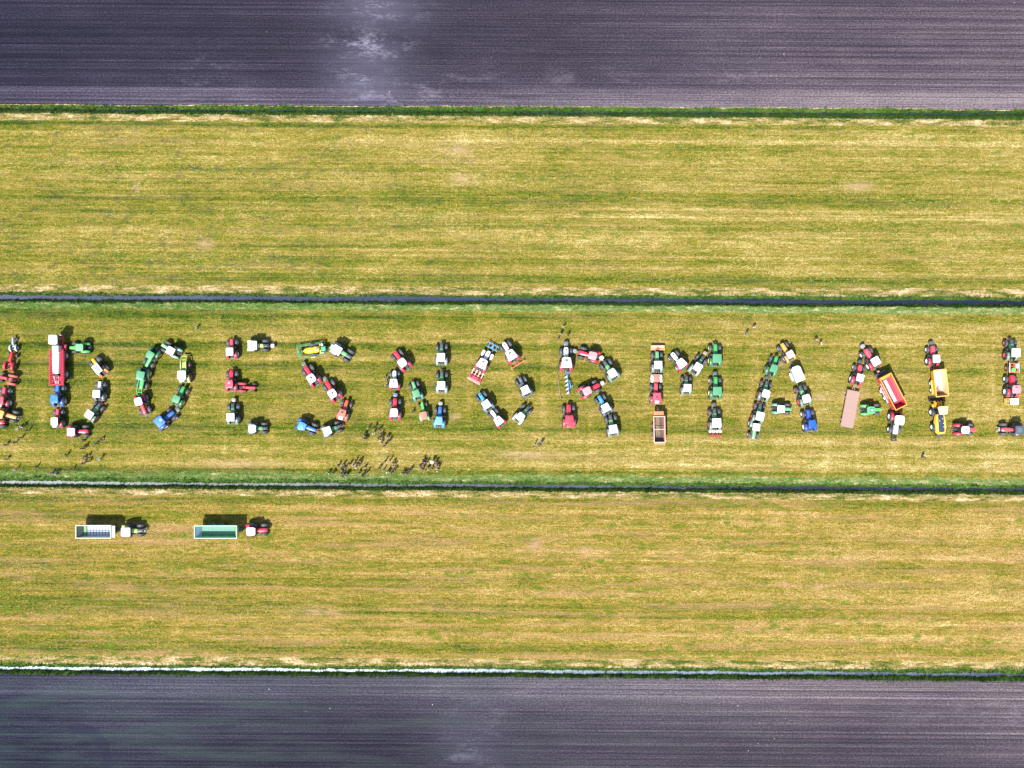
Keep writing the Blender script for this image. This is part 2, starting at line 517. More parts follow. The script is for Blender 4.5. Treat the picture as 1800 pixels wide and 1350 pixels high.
def bank_material(name, straw=0.0):
    a = NT(name)
    g, X, Y, r, v = ground_coords(a)
    n1 = a.noise(stretched(a, v, 0.25, 0.8, 5.0), 1.0, 4, 0.65)
    n2 = a.noise(stretched(a, v, 2.2, 3.0, 1.0), 1.0, 4, 0.7)
    t = a.math('ADD', a.math('MULTIPLY', n1, 0.6), a.math('MULTIPLY', n2, 0.6))
    t = a.math('ADD', t, straw - 0.1)
    if straw:
        n3 = a.noise(stretched(a, v, 0.5, 1.6, 77.0), 1.0, 4, 0.7)
        t = a.math('ADD', t, a.maprange(n3, 0.5, 0.7, 0.0, 0.3))
        t = a.math('MULTIPLY_ADD', X, 0.0006, t)
    c = a.ramp(t, [(0.2, (0.005, 0.020, 0.003)), (0.42, (0.020, 0.056, 0.007)), (0.56, (0.062, 0.122, 0.018)), (0.72, (0.15, 0.20, 0.055)), (0.88, (0.36, 0.33, 0.15)), (1.0, (0.55, 0.48, 0.28))])
    a.put(c, a.b.inputs['Base Color'])
    a.b.inputs['Roughness'].default_value = 0.9
    a.b.inputs['Specular IOR Level'].default_value = 0.15
    bp = a.n('ShaderNodeBump')
    bp.inputs['Strength'].default_value = 0.8
    bp.inputs['Distance'].default_value = 0.2
    a.put(n2, bp.inputs['Height'])
    a.put(bp.outputs[0], a.b.inputs['Normal'])
    return a.m

def straw_material():
    a = NT('dry_grass_edge')
    g, X, Y, r, v = ground_coords(a)
    n1 = a.noise(stretched(a, v, 0.2, 0.9, 5.0), 1.0, 4, 0.7)
    n2 = a.noise(stretched(a, v, 2.4, 3.2, 1.0), 1.0, 4, 0.8)
    t = a.math('ADD', a.math('MULTIPLY', a.math('SUBTRACT', n1, 0.5), 2.2), a.math('MULTIPLY_ADD', a.math('SUBTRACT', n2, 0.5), 1.2, 0.62))
    c = a.ramp(t, [(0.40, (0.05, 0.085, 0.012)), (0.52, (0.15, 0.145, 0.022)), (0.64, (0.26, 0.195, 0.065)), (0.80, (0.42, 0.315, 0.155)), (1.0, (0.58, 0.47, 0.29))])
    a.put(c, a.b.inputs['Base Color'])
    a.b.inputs['Roughness'].default_value = 0.9
    a.b.inputs['Specular IOR Level'].default_value = 0.1
    bp = a.n('ShaderNodeBump')
    bp.inputs['Strength'].default_value = 0.8
    bp.inputs['Distance'].default_value = 0.2
    a.put(n2, bp.inputs['Height'])
    a.put(bp.outputs[0], a.b.inputs['Normal'])
    return a.m

def water_material(name, clear, film_sheen, left, right):
    """clear water mixed with a paler tone for algae and reflected sky, by left/right amounts along its length"""
    a = NT(name)
    g, X, Y, r, v = ground_coords(a)
    n1 = a.noise(stretched(a, v, 0.05, 0.8, 5.0), 1.0, 4, 0.6)
    n2 = a.noise(stretched(a, v, 1.2, 3.0, 1.0), 1.0, 3, 0.7)
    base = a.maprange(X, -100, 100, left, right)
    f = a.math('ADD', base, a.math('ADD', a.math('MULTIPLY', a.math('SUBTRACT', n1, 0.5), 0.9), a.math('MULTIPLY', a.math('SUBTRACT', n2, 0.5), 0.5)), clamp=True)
    a.put(a.mix(f, clear, film_sheen), a.b.inputs['Base Color'])  # paler tone holds algae and the sky's reflection in one colour
    a.put(a.maprange(f, 0, 1, 0.06, 0.5), a.b.inputs['Roughness'])
    bp = a.n('ShaderNodeBump')
    bp.inputs['Strength'].default_value = 0.25
    bp.inputs['Distance'].default_value = 0.05
    a.put(n2, bp.inputs['Height'])
    a.put(bp.outputs[0], a.b.inputs['Normal'])
    return a.m

STRAW = straw_material()
BANK = bank_material('ditch_bank_grass')
BANKS = bank_material('ragged_bank_grass', 0.13)

WZ = -0.75
#  outer top edge, water top, water bottom, outer bottom edge: (left row, right row)
DITCH = [
    dict(top=(184, 193.5), wt=(190.8, 199.6), wb=(192.6, 202.2), bot=(198, 211), seed=1, water=water_material('weedy_water', (0.012, 0.03, 0.02), (0.05, 0.09, 0.06), 0.4, 0.2)),
    dict(top=(514, 522.5), wt=(518.6, 529.0), wb=(526.2, 535.8), bot=(530.5, 541), seed=2, water=water_material('dark_ditch_water', (0.006, 0.009, 0.022), (0.055, 0.072, 0.115), 0.85, 0.12)),
    dict(top=(839, 853.5), wt=(845.8, 858.4), wb=(850.2, 862.4), bot=(857, 870), seed=3, water=water_material('pale_ditch_water', (0.026, 0.030, 0.058), (0.22, 0.25, 0.235), 1.0, -0.4)),
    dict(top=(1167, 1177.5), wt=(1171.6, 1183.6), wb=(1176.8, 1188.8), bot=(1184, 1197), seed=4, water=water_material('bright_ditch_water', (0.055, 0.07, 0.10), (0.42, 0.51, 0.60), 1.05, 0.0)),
]
for d in DITCH:
    s = d['seed']
    d['L'] = [line(*d['top'], s, 0.22, 0.0), line(*d['wt'], s + 10, 0.24, WZ), line(*d['wb'], s + 20, 0.24, WZ), line(*d['bot'], s + 30, 0.22, 0.0)]

def between(fa, fb, t):
    return lambda X: fa(X) * (1 - t) + fb(X) * t
def shifted(fa, dm):
    return lambda X: fa(X) - dm

for i, d in enumerate(DITCH):
    L = d['L']
    strip('ditch_bank', [(L[0], 0.0), (between(L[0], L[1], 0.45), -0.22), (L[1], WZ - 0.02), (shifted(L[1], 0.25), WZ - 0.35)], BANK)
    strip('ditch_water', [(shifted(L[1], -0.04), WZ), (between(L[1], L[2], 0.5), WZ), (shifted(L[2], 0.04), WZ)], d['water'])
    strip('ditch_bank', [(shifted(L[2], -0.25), WZ - 0.35), (L[2], WZ - 0.02), (between(L[2], L[3], 0.55), -0.22), (L[3], 0.0)], BANK)

# edges: dry straw or ragged green verges along the ditches, flush with the meadow
E1 = line(211, 222, 51, 0.16)                      # under ditch 1
E2a = line(500, 508.5, 52, 0.2)                    # above ditch 2
E2b = line(541, 553, 53, 0.2)                      # under ditch 2
E3a = line(828, 842, 54, 0.35)                     # above ditch 3
E3b = line(868, 881, 55, 0.2)                      # under ditch 3
E4a = line(1152, 1164, 56, 0.2)                    # above ditch 4
strip('dry_verge', [(DITCH[0]['L'][3], 0.0), (between(DITCH[0]['L'][3], E1, 0.5), 0.03), (E1, 0.0)], STRAW)
strip('dry_verge', [(E2a, 0.0), (between(E2a, DITCH[1]['L'][0], 0.5), 0.03), (DITCH[1]['L'][0], 0.0)], STRAW)
strip('green_verge', [(DITCH[1]['L'][3], 0.0), (between(DITCH[1]['L'][3], E2b, 0.5), 0.03), (E2b, 0.0)], BANKS)
strip('green_verge', [(E3a, 0.0), (between(E3a, DITCH[2]['L'][0], 0.5), 0.03), (DITCH[2]['L'][0], 0.0)], BANKS)
strip('dry_verge', [(DITCH[2]['L'][3], 0.0), (between(DITCH[2]['L'][3], E3b, 0.5), 0.03), (E3b, 0.0)], STRAW)
strip('dry_verge', [(E4a, 0.0), (between(E4a, DITCH[3]['L'][0], 0.5), 0.03), (DITCH[3]['L'][0], 0.0)], STRAW)

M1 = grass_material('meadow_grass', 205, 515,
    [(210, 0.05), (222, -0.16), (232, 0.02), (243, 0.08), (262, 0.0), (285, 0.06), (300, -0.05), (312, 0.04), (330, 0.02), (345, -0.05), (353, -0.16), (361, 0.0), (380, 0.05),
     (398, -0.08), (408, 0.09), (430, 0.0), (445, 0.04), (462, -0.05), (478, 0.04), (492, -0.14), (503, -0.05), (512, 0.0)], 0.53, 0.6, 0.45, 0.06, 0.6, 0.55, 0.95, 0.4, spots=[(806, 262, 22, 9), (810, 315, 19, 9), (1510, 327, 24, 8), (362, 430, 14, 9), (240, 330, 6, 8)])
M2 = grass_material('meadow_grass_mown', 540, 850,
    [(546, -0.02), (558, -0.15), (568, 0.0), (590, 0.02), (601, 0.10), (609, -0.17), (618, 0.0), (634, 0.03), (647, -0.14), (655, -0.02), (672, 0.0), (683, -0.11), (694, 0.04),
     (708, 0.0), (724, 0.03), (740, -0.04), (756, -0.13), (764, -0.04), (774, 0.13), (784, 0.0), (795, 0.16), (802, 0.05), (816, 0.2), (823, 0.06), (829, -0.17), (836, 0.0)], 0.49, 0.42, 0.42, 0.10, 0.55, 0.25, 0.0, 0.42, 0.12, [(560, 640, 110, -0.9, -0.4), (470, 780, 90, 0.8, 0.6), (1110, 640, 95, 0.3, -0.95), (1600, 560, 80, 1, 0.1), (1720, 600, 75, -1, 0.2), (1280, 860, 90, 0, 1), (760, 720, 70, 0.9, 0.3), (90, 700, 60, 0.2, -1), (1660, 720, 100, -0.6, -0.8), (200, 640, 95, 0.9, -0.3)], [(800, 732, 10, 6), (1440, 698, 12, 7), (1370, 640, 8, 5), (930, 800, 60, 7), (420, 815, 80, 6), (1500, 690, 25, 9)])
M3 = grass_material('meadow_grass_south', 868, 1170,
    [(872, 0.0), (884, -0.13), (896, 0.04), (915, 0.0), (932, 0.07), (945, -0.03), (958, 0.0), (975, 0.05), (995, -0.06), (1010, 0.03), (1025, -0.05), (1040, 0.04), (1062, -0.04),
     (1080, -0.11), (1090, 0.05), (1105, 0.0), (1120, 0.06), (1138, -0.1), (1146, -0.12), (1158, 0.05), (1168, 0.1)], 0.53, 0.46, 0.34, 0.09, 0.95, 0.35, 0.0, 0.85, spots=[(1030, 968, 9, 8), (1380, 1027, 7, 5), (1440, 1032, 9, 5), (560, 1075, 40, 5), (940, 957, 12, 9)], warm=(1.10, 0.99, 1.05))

def meadow(fa, fb, m, n=12):
    rows = []
    for k in range(n + 1):
        rows.append((between(fa, fb, k / n), 0.0 if k in (0, n) else 0.0))
    return strip('meadow', rows, m)
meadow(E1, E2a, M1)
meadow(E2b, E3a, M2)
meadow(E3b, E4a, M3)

S1 = soil_material('dark_peat_soil', 0, 200, [(0, -0.02), (60, -0.07), (100, -0.08), (150, -0.02), (157, 0.03), (160, 0.15), (186, 0.17), (190, 0.12)])
S2 = soil_material('dark_peat_soil_south', 1180, 1380, [(1184, 0.05), (1196, 0.16), (1222, 0.15), (1240, 0.05), (1275, -0.03), (1310, -0.08), (1350, -0.1)], True)

def ploughed(edge, sign, m):
    """furrows run along the field: ridge and hollow every 0.35 m near the picture, then flat to the horizon"""
    rows = [(edge, 0.0)]
    dist = 0.15
    k = 0
    while dist < 32:
        rows.append((shifted(edge, -sign * dist), 0.03 if k % 2 else -0.05))
        dist += 0.19 + 0.03 * random.random()
        k += 1
    for dd in (40, 80, 200, 600, 1500, 2600):
        rows.append((shifted(edge, -sign * dd), 0.0))
    if sign > 0:
        rows.reverse()
    return strip('ploughed_field', rows, m)
TOPE = DITCH[0]['L'][0]
strip('field_edge', [(shifted(TOPE, -0.16), 0.012), (TOPE, 0.0)], STRAW)
ploughed(shifted(TOPE, -0.16), 1, S1)
ploughed(DITCH[3]['L'][3], -1, S2)

# ------------------------------------------------------------ grass that stands up: blades on banks, tufts in the meadow, clods on the soil
def blade_mat(name, stops):
    a = NT(name)
    g = a.n('ShaderNodeNewGeometry').outputs['Position']
    n1 = a.noise(g, 0.35, 3, 0.6)
    n2 = a.noise(g, 2.3, 3, 0.7)
    t = a.math('ADD', a.math('MULTIPLY', n1, 0.7), a.math('MULTIPLY', n2, 0.5))
    a.put(a.ramp(t, stops), a.b.inputs['Base Color'])
    a.b.inputs['Roughness'].default_value = 0.8
    a.b.inputs['Specular IOR Level'].default_value = 0.15
    return a.m
GREENB = blade_mat('tall_green_blades', [(0.35, (0.014, 0.045, 0.005)), (0.55, (0.036, 0.083, 0.010)), (0.70, (0.10, 0.14, 0.03)), (0.85, (0.34, 0.31, 0.14))])
MIXB = blade_mat('mixed_blades', [(0.4, (0.05, 0.12, 0.02)), (0.58, (0.12, 0.20, 0.05)), (0.7, (0.32, 0.31, 0.14)), (0.9, (0.6, 0.54, 0.33))])
STRAWB = blade_mat('straw_blades', [(0.35, (0.12, 0.13, 0.03)), (0.55, (0.26, 0.21, 0.08)), (0.75, (0.42, 0.34, 0.18)), (0.95, (0.62, 0.53, 0.34))])
MEADB = blade_mat('meadow_blades', [(0.35, (0.055, 0.10, 0.012)), (0.52, (0.12, 0.13, 0.025)), (0.68, (0.22, 0.19, 0.05)), (0.9, (0.42, 0.36, 0.15))])

def blades(name, P, h, w, nb, mat, lean=0.5):
    """P: (n,3) roots; nb blades (single triangles, bent apart) per clump"""
    P = np.repeat(P, nb, axis=0)
    n = len(P)
    ang = np.random.rand(n) * 2 * np.pi
    la = np.random.rand(n) * 2 * np.pi
    hh = h * (0.5 + np.random.rand(n))
    ll = lean * hh * (0.3 + np.random.rand(n))
    jit = (np.random.rand(n, 2) - 0.5) * w * 3
    base = P.copy()
    base[:, :2] += jit
    d = np.stack([np.cos(ang), np.sin(ang), np.zeros(n)], 1) * (w / 2)
    tip = base + np.stack([np.cos(la) * ll, np.sin(la) * ll, hh], 1)
    V = np.stack([base - d, base + d, tip], 1).reshape(-1, 3)
    me = bpy.data.meshes.new(name)
    me.vertices.add(3 * n)
    me.vertices.foreach_set('co', V.astype(np.float32).ravel())
    me.loops.add(3 * n)
    me.loops.foreach_set('vertex_index', np.arange(3 * n, dtype=np.int32))
    me.polygons.add(n)
    me.polygons.foreach_set('loop_start', np.arange(0, 3 * n, 3, dtype=np.int32))
    me.update(calc_edges=True)
    me.validate()
    me.materials.append(mat)
    o = bpy.data.objects.new(name, me)
    col.objects.link(o)
    o['kind'] = 'stuff'
    return o

def along(fa, fb, n, za, zb, xr=112, power=1.0):
    X = (np.random.rand(n) * 2 - 1) * xr
    t = np.random.rand(n) ** power
    A = np.array([fa(x) for x in X])
    B = np.array([fb(x) for x in X])
    return np.stack([X, A * (1 - t) + B * t, za + (zb - za) * t], 1)

for i, d in enumerate(DITCH):
    L = d['L']
    tall = 0.42
    P = np.concatenate([along(shifted(L[0], -0.1), L[1], 3300, 0.0, WZ), along(L[2], shifted(L[3], 0.1), 3300, WZ, 0.0)])
    blades('bank_grass', P, tall, 0.10, 4, GREENB)
blades('verge_grass', np.concatenate([along(DITCH[1]['L'][3], shifted(E2b, 0.1), 3500, 0, 0), along(shifted(E3a, -0.1), DITCH[2]['L'][0], 4000, 0, 0)]), 0.11, 0.14, 4, MIXB, 1.3)
blades('verge_straw', np.concatenate([along(shifted(DITCH[0]['L'][3], 0.0), shifted(E1, -0.2), 2800, 0, 0), along(shifted(E2a, 0.2), DITCH[1]['L'][0], 2500, 0, 0),
                                      along(DITCH[2]['L'][3], shifted(E3b, -0.2), 2800, 0, 0), along(shifted(E4a, 0.3), DITCH[3]['L'][0], 2200, 0, 0)]), 0.14, 0.12, 4, STRAWB, 1.2)
blades('meadow_tufts', np.concatenate([along(E1, E2a, 22000, 0, 0), along(E2b, E3a, 12000, 0, 0), along(E3b, E4a, 16000, 0, 0)]), 0.08, 0.12, 3, MEADB, 1.0)

# ------------------------------------------------------------ wheels
def tyre_mb(Rr, Wd):
    m = MB()
    h = Wd / 2
    m.lathe([(Rr * 0.52, -h * 0.74), (Rr * 0.72, -h * 0.98), (Rr * 0.9, -h), (Rr * 0.955, -h * 0.85), (Rr * 0.965, 0), (Rr * 0.955, h * 0.85), (Rr * 0.9, h), (Rr * 0.72, h * 0.98), (Rr * 0.52, h * 0.74)], 24)
    N = 16
    for k in range(N):
        for sd_ in (-1, 1):
            a = 2 * math.pi * (k + (0.5 if sd_ > 0 else 0)) / N
            ca, sa = math.cos(a), math.sin(a)
            b = a + 0.16
            cb, sb = math.cos(b), math.sin(b)
            ri, ro = Rr * 0.95, Rr
            tw = 0.045 * Rr
            p = []
            for (c_, s_, yy) in ((ca, sa, sd_ * h * 0.97), (cb, sb, sd_ * h * 0.03)):
                for r_ in (ri, ro):
                    for q in (-1, 1):
                        p.append((r_ * c_ - q * tw * s_, yy, r_ * s_ + q * tw * c_))
            m.add(p, [(0, 1, 5, 4), (2, 6, 7, 3), (0, 2, 3, 1), (4, 5, 7, 6), (0, 4, 6, 2), (1, 3, 7, 5)])
    return m
def rim_mb(Rr, Wd):
    h = Wd / 2
    m = MB()
    for sgn in (-1, 1):
        m.lathe([(Rr * 0.54, sgn * h * 0.78), (Rr * 0.51, sgn * h * 0.72), (Rr * 0.46, sgn * h * 0.42), (Rr * 0.30, sgn * h * 0.36), (Rr * 0.24, sgn * h * 0.5), (Rr * 0.12, sgn * h * 0.55), (0.002, sgn * h * 0.55)], 20)
    return m
def wheel(parent, x, y, Rr, Wd, rim, tyre=None, name='wheel', z=None):
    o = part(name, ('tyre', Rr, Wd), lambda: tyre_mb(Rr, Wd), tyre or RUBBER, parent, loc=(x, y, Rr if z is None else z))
    part('rim', ('rim', Rr, Wd), lambda: rim_mb(Rr, Wd), paint(rim, 0.35, 0.2), o)
    return o

def fender_mb(Rr, w, a0, a1, thick=0.04, n=9):
    m = MB()
    rings = []
    for i in range(n + 1):
        a = R(a0 + (a1 - a0) * i / n)
        ring = []
        for r_, y_ in ((Rr, -w / 2), (Rr + thick * 0.6, -w / 2), (Rr + thick * 1.6, -w * 0.36), (Rr + thick * 1.6, w * 0.36), (Rr + thick * 0.6, w / 2), (Rr, w / 2)):
            ring.append((r_ * math.cos(a), y_, r_ * math.sin(a)))
        rings.append(ring)
    return m.loft(rings)

def hood_mb(x0, x1, w0, w1, z0, z1, zb, shape='box'):
    """engine hood: a bevelled cross-section carried forward, narrowing or swelling"""
    m = MB()
    secs = []
    N = 7
    for i in range(N + 1):
        t = i / N
        x = x0 + (x1 - x0) * t
        w = w0 + (w1 - w0) * t
        z = z0 + (z1 - z0) * t
        if shape == 'taper':
            w = w0 + (w1 - w0) * math.sin(min(1, t * 1.35) * math.pi / 2)
            if t > 0.85:
                w *= 1 - (t - 0.85) * 2.2
                z -= (t - 0.85) * 0.9
        elif t > 0.9:
            w *= 0.9
            z -= 0.08
        h = w / 2
        secs.append([(x, -h, zb), (x, -h * 1.02, z - 0.28), (x, -h * 0.86, z - 0.07), (x, -h * 0.5, z), (x, h * 0.5, z), (x, h * 0.86, z - 0.07), (x, h * 1.02, z - 0.28), (x, h, zb)])
    return m.loft(secs)

# ------------------------------------------------------------ a modern cab tractor
def tractor(px, py, heading, s, body, roof, label, fender=None, rim=OFFW, hood=None, nose=None, roofkind='rect', weight=None, link=None, hatch=None,
            vent=False, loader=None, hopfen=False, frame=None, nofend=False, hoodshape='box', rear=True, acbox=None, ftyre=(0.70, 0.52), rtyre=(0.93, 0.62), beacon=False,
            emblem=False, hl=3.5, roofdims=(1.58, 1.54), wide=1.0, name='tractor', bracket=False, rmark=False):
    g = 'farm tractors parked on the meadow to spell out letters'
    s *= 0.965
    t = root(name, px, py, heading, 0.78, 3.0, s, label, 'tractor', g)
    fender = fender or body
    hood = hood or body
    frame = frame or body
    pb = paint(body)
    ytr = 0.93 * wide
    yfr = 0.90 * wide
    # running gear
    part('chassis', 'chassis', lambda: MB().box(-0.55, 3.1, -0.24, 0.24, 0.62, 1.05).box(-0.4, 0.5, -0.36, 0.36, 0.6, 1.2).box(2.4, 3.42, -0.2, 0.2, 0.5, 0.85).cyl((0.26, -0.95, 0.93), (0.26, 0.95, 0.93), 0.16), DARK, t)
    part('front_axle', 'front_axle', lambda: MB().cyl((2.72, -0.85, 0.66), (2.72, 0.85, 0.66), 0.1).box(2.4, 2.8, -0.2, 0.2, 0.5, 0.8), DARK, t)
    for sy in (-1, 1):
        wheel(t, 0.26, sy * ytr, rtyre[0], rtyre[1], rim)
        wheel(t, 2.72, sy * yfr, ftyre[0], ftyre[1], rim)
    for sy in (-1, 1):
        if not nofend:
            part('fender', ('fender', rtyre[0]), lambda: fender_mb(rtyre[0] + 0.08, 0.48, 58, 164), paint(fender), t, loc=(0.26, sy * 0.83, rtyre[0]))
        if hopfen:
            part('front_fender', 'front_fender', lambda: MB().rbox(-0.68, 0.55, -0.27, 0.27, 1.42, 1.55, 0.2, 0.05), paint((0.9, 0.9, 0.9)), t, loc=(2.72, sy * yfr, 0))
        else:
            part('front_fender', 'front_fender_arc', lambda: fender_mb(0.76, 0.36, 70, 168), DARK, t, loc=(2.72, sy * yfr, 0.68)) if False else None
    # hood and nose
    hw0, hw1 = (0.62, 0.86) if hoodshape == 'taper' else (0.78, 0.68)
    part('hood', ('hood', hoodshape, hl, bool(nose)), lambda: hood_mb(1.5, hl - (0.95 if nose else 0.0), hw0, hw1, 1.98, 1.76, 1.0, hoodshape), paint(hood), t)
    if nose:
        part('nose', ('nose', hl), lambda: hood_mb(hl - 0.95, hl, 0.70, 0.6, 1.80, 1.62, 0.9), paint(nose), t)
    part('grille', ('grille', hl), lambda: MB().box(hl - 0.02, hl + 0.03, -0.26, 0.26, 0.95, 1.5), DARK, t)
    for sy in (-1, 1):
        part('headlight', ('headlight', hl), lambda: MB().box(hl - 0.05, hl + 0.04, -0.07, 0.07, 1.36, 1.5), STEEL, t, loc=(0, sy * 0.22, 0))
    if vent:
        part('hood_vent', ('hood_vent', hl), lambda: MB().box(hl - 0.62, hl - 0.38, -0.15, 0.15, 1.79, 1.84), DARK, t)
    part('exhaust', 'exhaust', lambda: MB().cyl((0, 0, 1.2), (0, 0, 2.75), 0.06, 0.05).cyl((0, 0, 1.5), (0, 0, 2.3), 0.09), DARK, t, loc=(1.66, -0.66, 0))
    part('fuel_tank', 'fuel_tank', lambda: MB().rbox(0.85, 1.75, 0.34, 0.78, 0.55, 1.15, 0.08, 0.05), DARK, t)
    part('battery_box', 'battery_box', lambda: MB().rbox(1.0, 1.7, -0.74, -0.34, 0.55, 1.1, 0.08, 0.05), DARK, t)
    for k in range(1):
        part('cab_step', 'cab_step', lambda: MB().box(1.1, 1.5, 0.8, 1.02, 0.5, 0.54).box(1.1, 1.5, 0.8, 1.0, 0.85, 0.89).box(1.1, 1.13, 0.8, 0.84, 0.5, 1.2).box(1.47, 1.5, 0.8, 0.84, 0.5, 1.2), DARK, t)
    # cab
    part('cab_frame', 'cab_frame', lambda: MB().box(0.02, 1.52, -0.62, 0.62, 1.0, 1.32)
         .beam((0.05, -0.62, 1.3), (0.1, -0.68, 2.84), 0.09, 0.09).beam((0.05, 0.62, 1.3), (0.1, 0.68, 2.84), 0.09, 0.09)
         .beam((1.5, -0.6, 1.3), (1.42, -0.68, 2.84), 0.09, 0.09).beam((1.5, 0.6, 1.3), (1.42, 0.68, 2.84), 0.09, 0.09), paint(frame) if frame else DARK, t)
    part('windscreen', 'windscreen', lambda: MB().add([(1.53, -0.57, 1.32), (1.53, 0.57, 1.32), (1.45, 0.64, 2.84), (1.45, -0.64, 2.84), (1.5, -0.57, 1.32), (1.5, 0.57, 1.32), (1.42, 0.64, 2.84), (1.42, -0.64, 2.84)],
         [(0, 1, 2, 3), (7, 6, 5, 4), (0, 4, 5, 1), (2, 6, 7, 3), (1, 5, 6, 2), (0, 3, 7, 4)]), GLASS, t)
    part('rear_window', 'rear_window', lambda: MB().box(0.0, 0.04, -0.58, 0.58, 1.32, 2.84), GLASS, t)
    for sy in (-1, 1):
        part('side_window', 'side_window', lambda: MB().box(0.12, 1.42, -0.015, 0.015, 1.32, 2.84), GLASS, t, loc=(0, sy * 0.66, 0))
        part('mirror', ('mirror', sy), lambda sy=sy: MB().beam((1.5, sy * 0.68, 2.45), (1.62, sy * 1.02, 2.45), 0.03, 0.03).box(1.6, 1.66, sy * 1.06 - 0.1, sy * 1.06 + 0.1, 2.15, 2.5), DARK, t)
    # roof
    L_, W_ = roofdims
    x0, x1 = 0.78 - L_ / 2, 0.78 + L_ / 2
    if roofkind == 'trap':
        rk = lambda: MB().rbox(x0, x1, -W_ / 2, W_ / 2, 2.82, 3.02, 0.26, 0.04, 0.80, 1.06)
    elif roofkind == 'round':
        rk = lambda: MB().rbox(x0, x1, -W_ / 2, W_ / 2, 2.82, 3.02, 0.42, 0.04, 0.97, 0.97, 5)
    elif roofkind == 'bulge':
        rk = lambda: MB().rbox(x0, x1, -W_ / 2, W_ / 2, 2.82, 3.02, 0.35, 0.05, 0.92, 1.0, 5)
    else:
        rk = lambda: MB().rbox(x0, x1, -W_ / 2, W_ / 2, 2.84, 3.02, 0.13, 0.03)
    rf = part('roof', ('roof', roofkind, roofdims), rk, paint(roof, 0.34, 0.07), t)
    if hatch:
        hx, hy, hl_, hw_, hc = hatch
        part('roof_hatch', ('hatch', hx, hy, hl_, hw_), lambda: MB().rbox(hx - hl_ / 2, hx + hl_ / 2, hy - hw_ / 2, hy + hw_ / 2, 3.0, 3.06, 0.05, 0.012), paint(hc, 0.3, 0.1), rf)
    if rmark:
        part('roof_marking', 'rmark', lambda: MB().box(0.62, 0.68, -0.42, 0.30, 3.012, 3.026).box(0.74, 0.96, -0.16, 0.10, 3.012, 3.05), DARK, rf)
    if emblem:
        part('roof_badge', 'badge', lambda: MB().lathe([(0.0, 0.0), (0.26, 0.0), (0.26, 0.02), (0.0, 0.02)], 10), paint(WHITE), rf, loc=(0.95, 0, 3.055), rot=(R(90), 0, 0))
        part('badge_stripe', 'badgestripe', lambda: MB().beam((0.78, 0.1, 3.085), (0.95, -0.04, 3.085), 0.07, 0.02).beam((0.95, -0.04, 3.085), (1.12, 0.08, 3.085), 0.07, 0.02), paint(GRN), rf)
    if beacon:
        part('beacon', 'beacon', lambda: MB().cyl((0.15, 0.62, 3.0), (0.15, 0.62, 3.2), 0.07), paint((0.9, 0.3, 0.02)), rf)
    for sy in (-1, 1):
        part('work_light', ('work_light', sy), lambda sy=sy: MB().box(x1 - 0.02, x1 + 0.06, sy * 0.5 - 0.08, sy * 0.5 + 0.08, 2.84, 2.94), STEEL, rf)
    if acbox:
        part('rear_roof_unit', ('acbox',), lambda: MB().rbox(-0.55, 0.0, -0.45, 0.45, 2.7, 2.9, 0.1, 0.03), paint(acbox), t)
    # rear linkage and lamps
    if rear:
        part('rear_linkage', 'rear_linkage', lambda: MB().beam((-0.2, -0.3, 1.1), (-0.8, -0.42, 0.75), 0.08, 0.1).beam((-0.2, 0.3, 1.1), (-0.8, 0.42, 0.75), 0.08, 0.1).beam((-0.5, 0, 1.25), (-0.75, 0, 1.15), 0.07, 0.07).box(-0.75, -0.4, -0.12, 0.12, 0.5, 0.62), GREYM, t)
    for sy in (-1, 1):
        part('tail_lamp', ('tail_lamp', sy), lambda sy=sy: MB().box(-0.68, -0.6, sy * 0.88 - 0.1, sy * 0.88 + 0.1, 1.3, 1.42), paint((0.5, 0.02, 0.02)), t)
    # front things
    if weight:
        part('front_weight', ('front_weight', hl), lambda: MB().box(hl, hl + 0.5, -0.12, 0.12, 0.55, 0.8).rbox(hl + 0.32, hl + 1.05, -0.42, 0.42, 0.45, 1.12, 0.22, 0.06), paint(weight), t)
    if link:
        part('front_linkage', ('front_linkage', hl), lambda: MB().beam((hl - 0.1, -0.25, 0.8), (hl + 0.5, -0.4, 0.6), 0.08, 0.1).beam((hl - 0.1, 0.25, 0.8), (hl + 0.5, 0.4, 0.6), 0.08, 0.1).beam((hl - 0.1, 0, 1.15), (hl + 0.42, 0, 1.1), 0.07, 0.07).box(hl + 0.02, hl + 0.16, -0.36, 0.36, 0.6, 1.05), paint(link), t)
    if bracket:
        part('loader_bracket', 'bracket', lambda: MB().beam((2.0, -0.5, 1.3), (4.7, -0.38, 0.9), 0.12, 0.12).beam((2.0, 0.5, 1.3), (4.7, 0.38, 0.9), 0.12, 0.12).box(4.6, 4.8, -0.5, 0.5, 0.6, 1.1).box(4.2, 4.32, -0.42, 0.42, 0.8, 1.0), DARK, t)
        part('bracket_bar', 'bracketbar', lambda: MB().box(4.8, 4.88, -0.45, 0.45, 0.9, 1.14), STEEL, t)
    if loader:
        lx = loader[1]
        lp = paint(loader[0])
        for sy in (-1, 1):
            part('loader_arm', ('loader_arm', sy, lx), lambda sy=sy: MB().beam((1.5, sy * 0.5, 1.95), (lx - 1.1, sy * 0.5, 2.05), 0.16, 0.2).beam((lx - 1.1, sy * 0.5, 2.05), (lx, sy * 0.5, 1.2), 0.16, 0.2), lp, t)
        part('loader_crossbar', ('loader_cross', lx), lambda: MB().box(lx - 0.75, lx - 0.6, -0.5, 0.5, 1.5, 1.66), lp, t)
        part('tool_carrier', ('tool_carrier', lx), lambda: MB().box(lx, lx + 0.1, -0.55, 0.55, 0.9, 1.35).box(lx, lx + 0.3, -0.55, -0.47, 0.9, 1.1).box(lx, lx + 0.3, 0.47, 0.55, 0.9, 1.1).box(lx + 0.3, lx + 0.38, -0.55, 0.55, 0.9, 1.0), lp, t)
    return t

